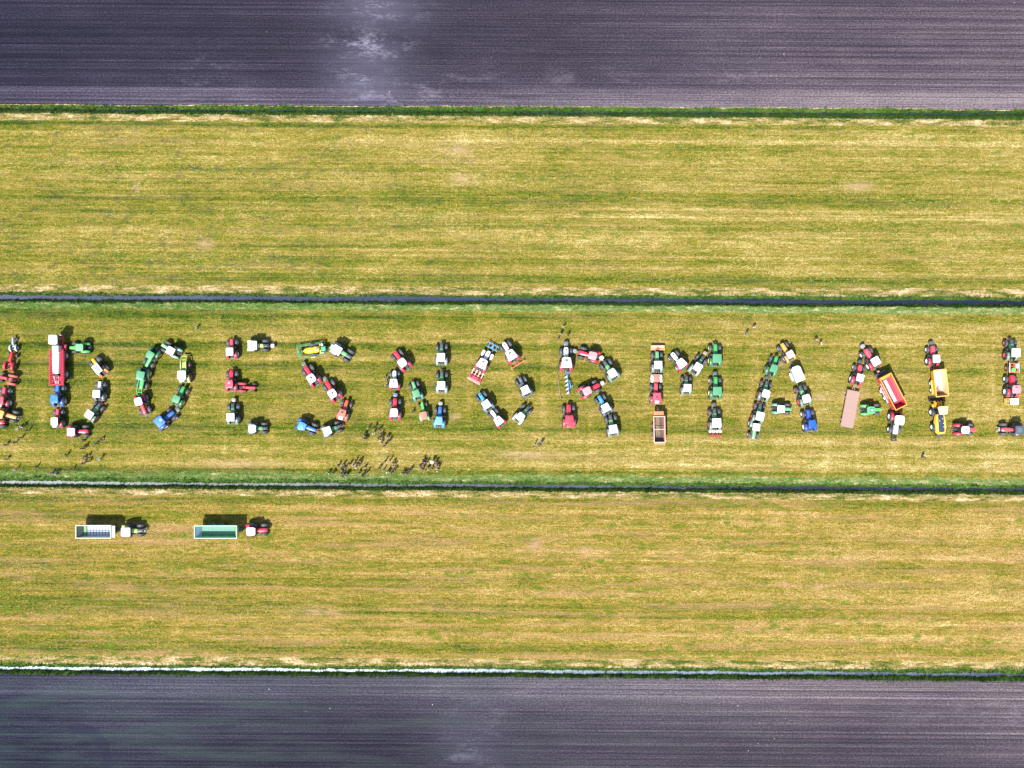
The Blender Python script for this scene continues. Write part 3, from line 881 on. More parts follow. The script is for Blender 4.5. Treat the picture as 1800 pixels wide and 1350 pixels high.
# ------------------------------------------------------------ an old tractor without a cab
def vintage(px, py, heading, s, body, label, rim=None, fender=None, name='vintage_tractor', canopy=None, ax=0.0, az=1.15):
    t = root(name, px, py, heading, ax, az, s, label, 'tractor', 'farm tractors parked on the meadow to spell out letters')
    rim = rim or body
    fender = fender or body
    part('chassis', 'v_chassis', lambda: MB().box(-0.4, 2.3, -0.17, 0.17, 0.5, 0.85).cyl((0, -0.75, 0.72), (0, 0.75, 0.72), 0.12).box(-0.35, 0.5, -0.27, 0.27, 0.5, 0.98), paint(body), t)
    part('front_axle', 'v_axle', lambda: MB().box(1.95, 2.1, -0.62, 0.62, 0.38, 0.48), paint(body), t)
    for sy in (-1, 1):
        wheel(t, 0, sy * 0.74, 0.72, 0.36, rim)
        wheel(t, 2.03, sy * 0.68, 0.40, 0.22, rim)
        part('fender', 'v_fender', lambda: fender_mb(0.78, 0.36, 25, 165), paint(fender), t, loc=(0, sy * 0.66, 0.72))
    part('hood', 'v_hood', lambda: hood_mb(0.75, 2.45, 0.5, 0.46, 1.34, 1.30, 0.75, 'box'), paint(body), t)
    part('grille', 'v_grille', lambda: MB().box(2.44, 2.5, -0.2, 0.2, 0.75, 1.2), DARK, t)
    part('exhaust', 'v_exhaust', lambda: MB().cyl((1.6, 0.12, 1.25), (1.6, 0.12, 1.85), 0.035), DARK, t)
    part('seat', 'v_seat', lambda: MB().rbox(-0.3, 0.12, -0.22, 0.22, 1.08, 1.16, 0.12, 0.02).box(-0.32, -0.24, -0.2, 0.2, 1.1, 1.38), DARK, t)
    def sw():
        m = MB()
        pts = [(0.5 + 0.18 * math.cos(a), 0.18 * math.sin(a), 1.42 + 0.06 * math.cos(a)) for a in [2 * math.pi * i / 12 for i in range(13)]]
        m.tube(pts, 0.02, 5)
        return m.cyl((0.5, 0, 1.42), (0.78, 0, 1.15), 0.02, 0.02, 5).beam((0.5, -0.17, 1.42), (0.5, 0.17, 1.42), 0.03, 0.02)
    part('steering_wheel', 'v_sw', sw, DARK, t)
    part('drawbar', 'v_draw', lambda: MB().box(-0.8, -0.35, -0.06, 0.06, 0.42, 0.5).box(-0.82, -0.76, -0.32, 0.32, 0.42, 0.5), DARK, t)
    if canopy:
        part('canopy', 'v_canopy', lambda: MB().rbox(-0.55, 0.8, -0.58, 0.58, 2.22, 2.3, 0.08, 0.02), paint(canopy, 0.5, 0.3), t)
        part('canopy_frame', 'v_canopyf', lambda: MB().beam((-0.45, -0.5, 1.2), (-0.45, -0.5, 2.23), 0.05, 0.05).beam((-0.45, 0.5, 1.2), (-0.45, 0.5, 2.23), 0.05, 0.05).beam((0.7, -0.45, 1.2), (0.7, -0.5, 2.23), 0.05, 0.05).beam((0.7, 0.45, 1.2), (0.7, 0.5, 2.23), 0.05, 0.05), DARK, t)
    return t

G45 = (0.42, 0.43, 0.44)
CHAR = (0.05, 0.06, 0.07)
SIL = (0.30, 0.32, 0.34)
FNOSE = (0.045, 0.07, 0.075)
NG = (0.10, 0.11, 0.12)
HD = (0.95, 0, 0.5, 0.46, (0.04, 0.045, 0.05))
HDG = (0.95, 0, 0.62, 0.66, (0.22, 0.23, 0.23))
STH = (1.18, 0, 0.36, 0.5, (0.10, 0.10, 0.11))

def fendt(px, py, h, s, label, **k):
    k.setdefault('fender', FPALE); k.setdefault('rim', G45); k.setdefault('nose', FNOSE); k.setdefault('frame', FDARK)
    k.setdefault('hood', FGRN)
    return tractor(px, py, h, s, FDARK, WHITE, label, **k)
def deere(px, py, h, s, label, **k):
    k.setdefault('rim', YRIM); k.setdefault('fender', GRN); k.setdefault('frame', GRN); k.setdefault('hood', BGRN)
    return tractor(px, py, h, s, GRN, GRNL, label, **k)
def steyr(px, py, h, s, label, **k):
    k.setdefault('rim', OFFW); k.setdefault('fender', RED)
    return tractor(px, py, h, s, RED, WHITE, label, hood=WHITE, roofkind='trap', hatch=k.pop('hatch', STH), vent=True, hoodshape='taper', frame=CHAR, roofdims=(1.8, 1.8), **k)
def redt(px, py, h, s, label, roof=WHITE, **k):
    k.setdefault('rim', OFFW); k.setdefault('hoodshape', 'taper'); k.setdefault('frame', CHAR); k.setdefault('roofkind', 'bulge')
    return tractor(px, py, h, s, RED, roof, label, **k)

# ---- column at the left edge
vintage(23.0, 611.5, -3, 0.84, (0.42, 0.46, 0.52), 'small grey vintage tractor without cab, topmost at the left edge of the field', fender=(0.6, 0.63, 0.68), rim=(0.45, 0.5, 0.55))
vintage(15.6, 643.5, 12, 1.12, (0.62, 0.02, 0.03), 'bright red vintage tractor without cab, below the small grey one', rim=(0.4, 0.03, 0.05))
vintage(20.5, 667.5, 283, 1.15, (0.62, 0.07, 0.10), 'faded red cabless tractor pointing left at the left edge', fender=(0.66, 0.12, 0.12), rim=(0.3, 0.03, 0.05))
redt(-1.0, 703.8, 4, 0.96, 'faded pink-red cab tractor cut by the left picture edge, facing up', roof=PINKR, hood=PINKR, hoodshape='box', acbox=(0.4, 0.5, 0.42), roofkind='rect')
tractor(-1.5, 727.5, 108, 1.0, ORANGE, (0.82, 0.36, 0.08), 'orange tractor pointing right at the left edge above the two people in white', hood=(0.82, 0.33, 0.06), rim=G45, frame=CHAR, link=GREYM)
redt(-24, 742, 92, 1.0, 'dark red tractor whose front wheel just shows at the left picture edge', rim=(0.4, 0.03, 0.05))
# ---- letter D
tractor(139.0, 610.8, 270, 0.92, BRGRN, (0.16, 0.66, 0.2), 'bright green tractor with green rounded roof facing left, at the top of the letter D', roofkind='bulge', hood=BRGRN, rim=G45, frame=CHAR, roofdims=(1.6, 1.6))
tractor(170.3, 648.2, 322, 0.95, ORANGE, (0.70, 0.74, 0.72), 'orange tractor with grey panelled roof and big wheels in the letter D', hood=YEL, fender=(0.85, 0.25, 0.05), rim=OFFW, roofdims=(2.0, 1.45), hatch=(0.78, 0, 1.3, 0.95, (0.30, 0.32, 0.33)), ftyre=(0.85, 0.6), frame=CHAR)
tractor(169.2, 692.5, 2, 0.92, NAVY, WHITE, 'dark blue tractor with white hood and white roof on the right of the letter D', hood=(0.78, 0.8, 0.84), rim=SIL, frame=NAVY, fender=(0.12, 0.18, 0.28))
fendt(156.3, 728.6, 35, 0.98, 'green tractor with white roof on the lower right curve of the letter D', rim=(0.5, 0.04, 0.06), link=(0.55, 0.06, 0.04), rtyre=(0.93, 0.55))
redt(124.3, 759.2, 89, 1.0, 'red tractor with grey-white roof facing right at the foot of the letter D', roof=(0.72, 0.74, 0.74), roofkind='rect', hatch=(0.78, 0, 0.9, 0.9, (0.55, 0.58, 0.58)), roofdims=(1.5, 1.5), rim=CHAR)
tractor(94.6, 701.2, 359, 1.04, MBLUE, LBLUE, 'blue tractor with blue roof behind the red self-propelled sprayer', hood=LBLUE, rim=G45, roofkind='bulge', hatch=(1.15, 0.1, 0.25, 0.35, (0.1, 0.3, 0.6)), frame=NAVY)
redt(95.2, 740.8, 0, 0.9, 'small red tractor with white roof at the lower left of the letter D', acbox=(0.62, 0.66, 0.66), roofkind='rect', roofdims=(1.7, 1.5), hoodshape='box', hood=PINKR, rim=SIL)
# ---- letter O
tractor(299.5, 616.7, 299, 0.98, (0.16, 0.34, 0.20), WHITE, 'pale green tractor with white roof pointing up left, top of the first letter O', hood=(0.27, 0.52, 0.30), nose=(0.3, 0.55, 0.32), fender=(0.30, 0.55, 0.36), rim=CHAR, frame=FDARK)
deere(263.2, 624.0, 211, 0.97, 'green tractor with yellow rims facing down left on the first letter O', roofkind='bulge', roofdims=(1.55, 1.6))
deere(246.2, 660.2, 191, 1.0, 'green tractor with yellow rims and green front loader on the first letter O', roofkind='rect', loader=(BGRN, 4.9), hatch=(1.4, 0, 0.3, 1.0, (0.25, 0.42, 0.48)), roofdims=(1.75, 1.6))
redt(242.8, 705.8, 163, 1.0, 'red tractor with white roof facing down on the left of the first letter O', roof=(0.76, 0.76, 0.78), roofkind='round', link=GREYM, rim=SIL)
tractor(280.0, 741.0, 50, 1.08, MBLUE, LBLUE, 'blue tractor with grey front weight at the bottom of the first letter O', hood=MBLUE, rim=G45, roofkind='rect', hatch=(1.15, 0.1, 0.35, 0.4, (0.75, 0.78, 0.8)), weight=NG, frame=NAVY, roofdims=(1.6, 1.7))
deere(308.9, 701.4, 24, 0.98, 'green tractor with green roof and yellow rims, lower right of the first letter O', roofkind='bulge', roofdims=(1.5, 1.6), hatch=(0.55, 0.1, 0.4, 0.4, (0.15, 0.34, 0.16)))
tractor(319.3, 659.4, 358, 1.0, LIME, WHITE, 'lime green tractor with white roof, red rims and front loader frame', hood=LIME, rim=(0.6, 0.03, 0.06), fender=LIME, loader=(LIME, 4.5), acbox=(0.5, 0.56, 0.5), frame=CHAR, roofdims=(1.75, 1.6))
# ---- letter E
redt(403.4, 617.9, 359, 0.95, 'red tractor with square white roof at the top of the letter E', roofkind='rect', hood=PINKR, hoodshape='box', rim=OFFW, roofdims=(1.6, 1.5))
redt(402.5, 675.0, 0, 1.0, 'red tractor with red roof in the middle of the letter E', roof=PINKR, hatch=(1.05, 0.0, 0.4, 0.45, (0.25, 0.3, 0.33)), rim=SIL, link=(0.5, 0.05, 0.08))
vintage(424.8, 681.0, 92, 1.08, (0.62, 0.05, 0.08), 'red vintage tractor without cab pointing right in the middle of the letter E', rim=SIL)
fendt(405.0, 733.3, 0, 1.0, 'green tractor with white roof and front weight at the lower left of the letter E', weight=(0.28, 0.29, 0.3))
tractor(443.5, 607.0, 90, 1.02, LIME, WHITE, 'lime green tractor with white roof pointing right, top bar of the letter E', hood=(0.55, 0.75, 0.2), rim=CHAR, fender=(0.6, 0.75, 0.3), weight=(0.42, 0.43, 0.42), frame=CHAR, nose=CHAR, roofdims=(1.75, 1.7))
fendt(443.2, 753.5, 90, 0.95, 'green tractor with grey-hatched white roof, bottom bar of the letter E', hatch=(0.78, 0, 0.95, 0.95, (0.42, 0.44, 0.46)), roofkind='round', roofdims=(1.5, 1.7))
# ---- letter S
fendt(592.0, 615.0, 121, 1.1, 'large grey-green tractor with white roof at the top right of the letter S', fender=(0.34, 0.42, 0.38), rim=SIL, acbox=(0.45, 0.52, 0.6), hood=(0.14, 0.42, 0.16))
redt(547.0, 665.2, 326, 1.06, 'red tractor with white roof and dark front weight, upper middle of the letter S', roof=(0.78, 0.78, 0.80), weight=NG, hatch=(0.9, -0.1, 0.4, 0.4, (0.02, 0.03, 0.04)), roofkind='round')
redt(584.0, 692.0, 327, 1.06, 'red tractor with white roof and dark front weight, lower middle of the letter S', roof=(0.78, 0.78, 0.80), weight=NG, hatch=(0.9, -0.1, 0.42, 0.3, (0.02, 0.03, 0.04)), roofkind='round')
tractor(601.1, 726.6, 17, 0.98, ORED, (0.74, 0.15, 0.10), 'orange-red tractor with matching roof on the right of the letter S', hatch=(1.0, 0, 0.45, 0.5, (0.03, 0.03, 0.04)), acbox=(0.72, 0.72, 0.74), rim=SIL, frame=CHAR, roofkind='bulge')
fendt(575.0, 757.4, 69, 0.98, 'green tractor with white roof and red front linkage at the bottom of the letter S', link=(0.5, 0.06, 0.06))
tractor(530.3, 748.8, 112, 1.0, MBLUE, (0.05, 0.28, 0.58), 'blue tractor with blue roof at the lower left of the letter S', hood=LBLUE, rim=G45, roofkind='bulge', hatch=(0.85, 0, 0.7, 0.8, (0.12, 0.27, 0.42)), link=(0.6, 0.1, 0.06), frame=NAVY)
# ---- letter N
redt(707.0, 637.6, 322, 1.05, 'red tractor with white roof slanting up left at the top of the letter N', roofkind='round', rim=CHAR)
steyr(691.8, 673.4, 0, 0.92, 'red and white tractor with two people beside it in the letter N')
redt(692.4, 725.5, 0, 1.04, 'red tractor with dark marking on its white roof, lower left of the letter N', weight=(0.10, 0.16, 0.26), roofkind='round', rmark=True, roofdims=(1.6, 1.55), rim=SIL)
deere(731.4, 692.0, 340, 0.93, 'plain green tractor with green roof on the diagonal of the letter N', rim=CHAR, hood=FGRN, fender=(0.05, 0.3, 0.2), roofdims=(1.55, 1.5), link=(0.03, 0.04, 0.04))
vintage(744.4, 731.0, 350, 1.12, BRGRN, 'small green tractor with salmon coloured sunroof on the diagonal of the letter N', canopy=(0.62, 0.17, 0.10), ax=0.12, az=2.3, fender=(0.2, 0.45, 0.25), rim=CHAR)
fendt(775.0, 627.9, 0, 1.03, 'silver and green tractor with white roof, top right of the letter N', nose=(0.06, 0.09, 0.095), fender=(0.24, 0.33, 0.28), link=(0.3, 0.22, 0.12), rim=SIL)
fendt(775.4, 677.6, 0, 1.03, 'silver and green tractor with brighter green hood, middle right of the letter N', hood=(0.05, 0.42, 0.08), nose=(0.07, 0.1, 0.105), fender=(0.24, 0.33, 0.28), link=(0.3, 0.22, 0.12), rim=SIL)
tractor(771.4, 739.5, 3, 1.0, MBLUE, (0.12, 0.36, 0.70), 'blue tractor with grey front weight at the lower right of the letter N', hood=LBLUE, rim=G45, roofkind='trap', weight=(0.26, 0.27, 0.28), vent=True, frame=NAVY, fender=(0.05, 0.26, 0.6))
# ---- second letter O
steyr(847.9, 638.9, 28, 1.05, 'red and white tractor with white front mudguards between blue and red implements', hopfen=True)
steyr(898.3, 623.7, 328, 1.08, 'red and white tractor with red toolbar behind, top right of the second letter O')
tractor(923.6, 685.4, 334, 1.0, NAVY, WHITE, 'navy blue tractor with white roof on the right of the second letter O', hood=(0.03, 0.10, 0.17), nose=(0.12, 0.15, 0.19), rim=CHAR, frame=NAVY, fender=(0.10, 0.13, 0.17), link=GREYM)
fendt(915.0, 732.5, 41, 0.98, 'pale green tractor with white roof at the lower right of the second letter O', fender=(0.36, 0.5, 0.42), link=(0.04, 0.05, 0.05), roofkind='bulge')
steyr(876.2, 739.5, 322, 0.92, 'red and white tractor at the bottom of the second letter O')
tractor(854.7, 710.8, 326, 0.98, (0.02, 0.16, 0.35), WHITE, 'light blue tractor with white roof on the left of the second letter O', hood=(0.04, 0.33, 0.62), rim=SIL, frame=NAVY, fender=(0.12, 0.2, 0.32), vent=True)
# ---- letter R
steyr(996.0, 637.2, 0, 1.14, 'large red and white tractor carrying the blue plough', weight=(0.12, 0.15, 0.19))
redt(1042.0, 625.2, 286, 1.05, 'red tractor with pink-red roof pointing left at the top of the letter R', roof=(0.70, 0.28, 0.28), hatch=(1.1, 0, 0.4, 0.8, (0.3, 0.3, 0.31)), weight=(0.26, 0.27, 0.27), roofkind='bulge', rim=CHAR)
fendt(1076.6, 655.9, 328, 1.08, 'green tractor with round white front weight on the bowl of the letter R', weight=(0.66, 0.64, 0.58), rim=(0.45, 0.06, 0.06), roofkind='bulge')
redt(1032.3, 687.4, 64, 1.06, 'red tractor with pink-red roof pointing up right in the middle of the letter R', roof=(0.70, 0.28, 0.28), hatch=(1.15, 0, 0.42, 0.7, (0.36, 0.28, 0.28)), weight=(0.40, 0.42, 0.44), roofkind='bulge', rim=SIL)
tractor(1065.0, 716.5, 331, 0.98, (0.02, 0.16, 0.35), WHITE, 'blue tractor with square white roof on the leg of the letter R', hood=(0.04, 0.33, 0.62), rim=SIL, frame=NAVY, fender=(0.14, 0.2, 0.3), vent=True)
fendt(1078.2, 754.3, 350, 1.04, 'green tractor with white roof at the foot of the leg of the letter R', rim=(0.5, 0.05, 0.06))
redt(1001.2, 738.0, 358, 1.1, 'large red tractor with red roof at the lower left of the letter R', roof=(0.62, 0.03, 0.06), hatch=(1.15, 0, 0.3, 0.45, (0.08, 0.09, 0.1)), roofkind='bulge', rim=SIL, acbox=(0.55, 0.04, 0.07))
# ---- letter M
fendt(1157.2, 641.5, 0, 1.0, 'green tractor with yellow and red front box at the top left of the letter M', rim=(0.5, 0.05, 0.06), nose=None)
redt(1155.2, 697.5, 0, 0.98, 'red tractor with red roof pulling the orange trailer', roof=PINKR, hood=PINKR, hatch=(0.7, 0, 0.4, 0.5, (0.10, 0.05, 0.06)), roofkind='rect', acbox=(0.6, 0.62, 0.64), rim=SIL, hoodshape='box')
steyr(1197.8, 638.4, 322, 0.98, 'red and white tractor on the left slope of the letter M', hatch=None)
fendt(1227.0, 645.4, 33, 1.0, 'green tractor with white roof in the notch of the letter M', weight=(0.3, 0.25, 0.2), fender=(0.24, 0.36, 0.30))
fendt(1208.6, 682.0, 2, 0.9, 'small green tractor with white roof at the low point of the letter M', rim=(0.5, 0.05, 0.06), link=(0.4, 0.12, 0.06), roofdims=(1.7, 1.65))
deere(1260.7, 629.9, 0, 1.06, 'bright green tractor with yellow rims and front linkage, top right of the letter M', link=(0.45, 0.2, 0.08), roofdims=(1.6, 1.66))
deere(1261.2, 687.4, 0, 1.04, 'bright green tractor with dark front weight, middle right of the letter M', weight=(0.07, 0.09, 0.12), roofdims=(1.6, 1.66), rim=(0.85, 0.72, 0.35))
fendt(1260.0, 743.4, 358, 1.05, 'green tractor with white roof and red seed drill behind in the letter M', weight=(0.07, 0.08, 0.1), rim=(0.6, 0.06, 0.07), roofdims=(1.7, 1.7))
# ---- first letter A
tractor(1389.6, 622.9, 330, 0.95, ORANGE, (0.50, 0.44, 0.40), 'orange tractor with brownish roof at the peak of the first letter A', hood=(0.82, 0.36, 0.06), rim=SIL, frame=CHAR, fender=(0.85, 0.4, 0.08), roofdims=(1.55, 1.55), hatch=(0.78, 0, 1.1, 1.1, (0.44, 0.38, 0.35)))
deere(1360.9, 647.8, 22, 0.98, 'green tractor with yellow rims on the upper left of the first letter A', link=(0.35, 0.12, 0.06), rim=(0.75, 0.65, 0.3), roofkind='bulge')
fendt(1346.9, 692.0, 14, 0.98, 'green tractor with dark front weight on the left of the first letter A', weight=(0.05, 0.06, 0.08), rim=(0.6, 0.05, 0.06), roofkind='bulge', roofdims=(1.6, 1.6))
fendt(1336.3, 731.7, 12, 0.98, 'green tractor with red rims on the lower left of the first letter A', rim=(0.6, 0.05, 0.06), link=(0.35, 0.08, 0.05), roofdims=(1.75, 1.6))
fendt(1329.8, 750.9, 186, 0.92, 'small green tractor facing down at the left foot of the first letter A', rim=(0.6, 0.4, 0.45), fender=(0.2, 0.36, 0.26), nose=None, hood=(0.16, 0.4, 0.2))
fendt(1418.0, 700.6, 342, 1.0, 'green tractor with red rims on the right of the first letter A', rim=(0.66, 0.06, 0.07), roofkind='bulge', roofdims=(1.6, 1.65))
fendt(1373.3, 719.0, 92, 0.92, 'small green tractor pointing right, crossbar of the first letter A', nose=None, hood=(0.14, 0.42, 0.18), fender=(0.16, 0.42, 0.26))
tractor(1428.5, 745.7, 351, 1.05, (0.008, 0.06, 0.40), (0.01, 0.09, 0.48), 'deep blue tractor with blue roof at the right foot of the first letter A', rim=(0.75, 0.7, 0.6), frame=NAVY, hood=(0.01, 0.08, 0.45), roofkind='trap')
# ---- second letter A
redt(1512.3, 664.0, 14, 0.98, 'red tractor with white roof pulling the flatbed trailer', roofkind='rect', roofdims=(1.5, 1.45), weight=CHAR, rim=(0.8, 0.8, 0.8), hood=PINKR)
redt(1539.8, 635.0, 330, 1.05, 'red tractor with white roof pulling the red and yellow trailer', roofkind='rect', weight=(0.30, 0.31, 0.32), rim=(0.8, 0.8, 0.8), hood=PINKR)
tractor(1531.6, 720.9, 88, 0.95, BRGRN, (0.10, 0.60, 0.16), 'bright green tractor with round badge on its roof, crossbar of the second letter A', roofkind='bulge', hatch=(0.95, 0, 0.75, 0.75, (0.02, 0.03, 0.06)), emblem=True, rim=SIL, link=(0.7, 0.25, 0.12), frame=CHAR)
tractor(1581.6, 738.7, 183, 1.05, RED, WHITE, 'white and red tractor facing down with black loader bracket, second letter A', hood=(0.72, 0.74, 0.76), roofkind='round', hatch=(1.05, 0, 0.3, 0.3, (0.1, 0.2, 0.25)), rim=(0.8, 0.8, 0.8), bracket=True, hoodshape='taper', roofdims=(1.8, 1.85), frame=CHAR)
# ---- letter L
redt(1646.5, 630.3, 358, 0.95, 'red tractor with white roof pulling the yellow tipping trailer', roofkind='rect', weight=(0.08, 0.09, 0.11), rim=(0.8, 0.8, 0.8), hood=PINKR, roofdims=(1.6, 1.5))
redt(1697.6, 755.8, 90, 1.0, 'red tractor with white roof and square hatch pointing right, foot of the letter L', roofkind='round', hatch=(0.95, 0, 0.3, 0.3, (0.03, 0.05, 0.08)), link=(0.7, 0.1, 0.08), rim=CHAR, hood=PINKR)
# ---- last letter at the right edge
fendt(1786.3, 619.8, 0, 1.0, 'green tractor with white roof and red rims at the top of the right picture edge', rim=(0.62, 0.05, 0.07), link=(0.3, 0.12, 0.08), roofdims=(1.7, 1.7))
redt(1787.5, 684.3, 0, 1.04, 'red tractor with pink roof and white rims at the right picture edge', roof=(0.74, 0.26, 0.3), hatch=(1.2, 0.05, 0.28, 0.45, (0.16, 0.1, 0.12)), rim=(0.8, 0.78, 0.76), roofkind='bulge', roofdims=(1.55, 1.7))
redt(1793.3, 755.8, 270, 1.06, 'dark tractor with red hood stripe pointing left at the lower right edge', roof=(0.07, 0.09, 0.11), frame=NAVY, hood=(0.45, 0.06, 0.08), hatch=(0.78, 0, 0.9, 0.9, (0.10, 0.14, 0.16)), link=(0.5, 0.5, 0.52), rim=CHAR, fender=(0.14, 0.05, 0.07), roofkind='rect')
# ---- bottom field
tractor(220.7, 935.2, 90, 1.03, LIME, WHITE, 'lime green tractor pulling the silver trailer in the lower meadow', hood=(0.5, 0.72, 0.18), rim=(0.45, 0.06, 0.08), nose=(0.1, 0.12, 0.12), frame=CHAR, link=(0.45, 0.5, 0.42), roofdims=(1.75, 1.65))
redt(440.9, 934.3, 90, 1.04, 'red tractor pulling the green trailer in the lower meadow', roofkind='bulge', rim=SIL, roofdims=(1.65, 1.6))

# ------------------------------------------------------------ trailers
def tub_walls(t, x0, x1, w0, w1, z0, z1, mat_out, mat_in, rimmat, th=0.07, ribs=0):
    """open body: four walls splaying from half width w0 at z0 to w1 at z1, each its own part"""
    ys, yt = w0, w1
    sp = (w1 - w0)
    for sy in (-1, 1):
        part('side_wall', ('side', x0, x1, w0, w1, z0, z1, sy), lambda sy=sy: MB().add(
            [(x0 + sp, sy * ys, z0), (x1 - sp, sy * ys, z0), (x1, sy * yt, z1), (x0, sy * yt, z1), (x0 + sp, sy * (ys - th), z0), (x1 - sp, sy * (ys - th), z0), (x1, sy * (yt - th), z1), (x0, sy * (yt - th), z1)],
            [(0, 1, 2, 3), (7, 6, 5, 4), (0, 4, 5, 1), (1, 5, 6, 2), (2, 6, 7, 3), (3, 7, 4, 0)]), mat_out, t)
        if ribs:
            for k in range(ribs):
                x = x0 + (x1 - x0) * (k + 0.7) / (ribs + 0.4)
                part('side_rib', ('rib', w0, w1, z0, z1, sy), lambda sy=sy: MB().beam((0, sy * (ys + 0.05), z0), (0, sy * (yt + 0.05), z1 - 0.05), 0.09, 0.07), mat_out, t, loc=(x, 0, 0))
    for nm, xa, xb in (('tailgate', x0 + sp, x0), ('headboard', x1 - sp, x1)):
        d = th if nm == 'tailgate' else -th
        part(nm, (nm, x0, x1, w0, w1, z0, z1), lambda: MB().add(
            [(xa, -ys, z0), (xa, ys, z0), (xb, yt, z1), (xb, -yt, z1), (xa + d, -ys, z0), (xa + d, ys, z0), (xb + d, yt, z1), (xb + d, -yt, z1)],
            [(0, 1, 2, 3), (7, 6, 5, 4), (0, 4, 5, 1), (1, 5, 6, 2), (2, 6, 7, 3), (3, 7, 4, 0)]), mat_in, t)
    part('top_rail', ('rail', x0, x1, w1, z1), lambda: MB().box(x0 - 0.05, x1 + 0.05, -w1 - 0.06, -w1 + 0.08, z1, z1 + 0.09).box(x0 - 0.05, x1 + 0.05, w1 - 0.08, w1 + 0.06, z1, z1 + 0.09)
         .box(x0 - 0.06, x0 + 0.08, -w1 + 0.08, w1 - 0.08, z1 - 0.002, z1 + 0.086).box(x1 - 0.08, x1 + 0.06, -w1 + 0.08, w1 - 0.08, z1 - 0.002, z1 + 0.086), rimmat, t)

def undercarriage(t, axles, Rr, Wd, yw, rim, x0, x1, z, hitch, mat=DARK):
    part('chassis', ('uc', x0, x1, z, hitch), lambda: MB().box(x0, x1, -0.5, -0.36, z - 0.22, z).box(x0, x1, 0.36, 0.5, z - 0.22, z).box(x0 + 0.3, x0 + 0.5, -0.36, 0.36, z - 0.2, z - 0.02).box(x1 - 0.4, x1 - 0.2, -0.36, 0.36, z - 0.2, z - 0.02), mat, t)
    part('drawbar', ('db', x1, z, hitch), lambda: MB().beam((x1 - 0.3, -0.42, z - 0.12), (hitch, 0, 0.62), 0.12, 0.14).beam((x1 - 0.3, 0.42, z - 0.12), (hitch, 0, 0.62), 0.12, 0.14).cyl((hitch - 0.1, 0, 0.62), (hitch + 0.15, 0, 0.62), 0.07), mat, t)
    for ax in axles:
        part('axle', ('axle', yw, Rr), lambda: MB().cyl((0, -yw, Rr), (0, yw, Rr), 0.09), DARK, t, loc=(ax, 0, 0))
        for sy in (-1, 1):
            wheel(t, ax, sy * yw, Rr, Wd, rim)

# silver and lime trailer, lower meadow
t = root('tipper_trailer', 167.3, 935.0, 90, 0, 2.95, 1.0, 'silver-lined trailer with pale lime rim behind the lime tractor', 'trailer', 'open trailers hitched to tractors in the lower meadow')
undercarriage(t, (-1.9, -0.4), 0.62, 0.5, 0.98, G45, -3.4, 3.4, 1.15, 4.6)
tub_walls(t, -3.75, 3.0, 1.10, 1.22, 1.25, 2.85, paint((0.50, 0.55, 0.52)), paint((0.58, 0.62, 0.55)), paint((0.62, 0.72, 0.42)), ribs=9)
part('load_floor', 'floor_a', lambda: MB().box(-3.6, 2.85, -1.03, 1.03, 1.2, 1.27), paint((0.45, 0.50, 0.62), 0.3, 0.35, 0.4), t)
for k in range(9):
    part('floor_rib', 'floor_rib_a', lambda: MB().box(-0.05, 0.05, -0.98, 0.98, 1.27, 1.33), paint((0.18, 0.2, 0.3), 0.4), t, loc=(-2.3 + 0.58 * k, 0, 0))
part('floor_chain', 'chain_a', lambda: MB().box(-2.6, 2.8, -0.05, 0.05, 1.34, 1.4), paint((0.1, 0.12, 0.2)), t)
part('dosing_ramp', 'ramp_a', lambda: MB().add([(-3.62, -1.05, 2.7), (-3.62, 1.05, 2.7), (-2.9, 1.05, 1.35), (-2.9, -1.05, 1.35), (-3.7, -1.05, 2.64), (-3.7, 1.05, 2.64), (-2.98, 1.05, 1.29), (-2.98, -1.05, 1.29)], [(0, 3, 2, 1), (4, 5, 6, 7), (0, 1, 5, 4), (2, 3, 7, 6), (1, 2, 6, 5), (0, 4, 7, 3)]), paint((0.10, 0.13, 0.12)), t)
part('green_band', 'band_a', lambda: MB().box(-2.9, -2.45, -1.04, 1.04, 1.36, 1.42), paint((0.12, 0.32, 0.06)), t)
part('front_shelf', 'shelf_a', lambda: MB().box(3.0, 3.65, -1.1, 1.1, 2.55, 2.68).box(3.05, 3.12, -1.0, 1.0, 1.3, 2.55), paint((0.62, 0.65, 0.60)), t)
# green trailer, lower meadow
t = root('tipper_trailer', 378.7, 935.4, 90, 0, 3.1, 1.0, 'green trailer with pale green rim behind the red tractor', 'trailer', 'open trailers hitched to tractors in the lower meadow')
undercarriage(t, (-1.3, 0.5), 0.66, 0.5, 1.02, G45, -3.6, 3.7, 1.15, 4.9, paint((0.03, 0.16, 0.12)))
tub_walls(t, -4.05, 4.05, 1.08, 1.2, 1.25, 3.0, paint((0.24, 0.50, 0.28)), paint((0.22, 0.42, 0.18)), paint((0.42, 0.68, 0.50)), ribs=10)
part('load_floor', 'floor_b', lambda: MB().box(-3.85, 3.85, -1.02, 1.02, 1.2, 1.27), paint((0.05, 0.24, 0.17)), t)
for k in range(8):
    part('floor_rib', 'floor_rib_b', lambda: MB().box(-0.025, 0.025, -0.98, 0.98, 1.27, 1.31), paint((0.12, 0.36, 0.26)), t, loc=(-2.8 + 0.75 * k, 0, 0))
part('rear_ramp', 'ramp_b', lambda: MB().add([(-3.95, -1.13, 2.95), (-3.95, 1.13, 2.95), (-3.2, 1.05, 1.3), (-3.2, -1.05, 1.3), (-4.0, -1.13, 2.9), (-4.0, 1.13, 2.9), (-3.25, 1.05, 1.25), (-3.25, -1.05, 1.25)], [(0, 3, 2, 1), (4, 5, 6, 7), (0, 1, 5, 4), (2, 3, 7, 6), (1, 2, 6, 5), (0, 4, 7, 3)]), paint((0.42, 0.58, 0.74)), t)
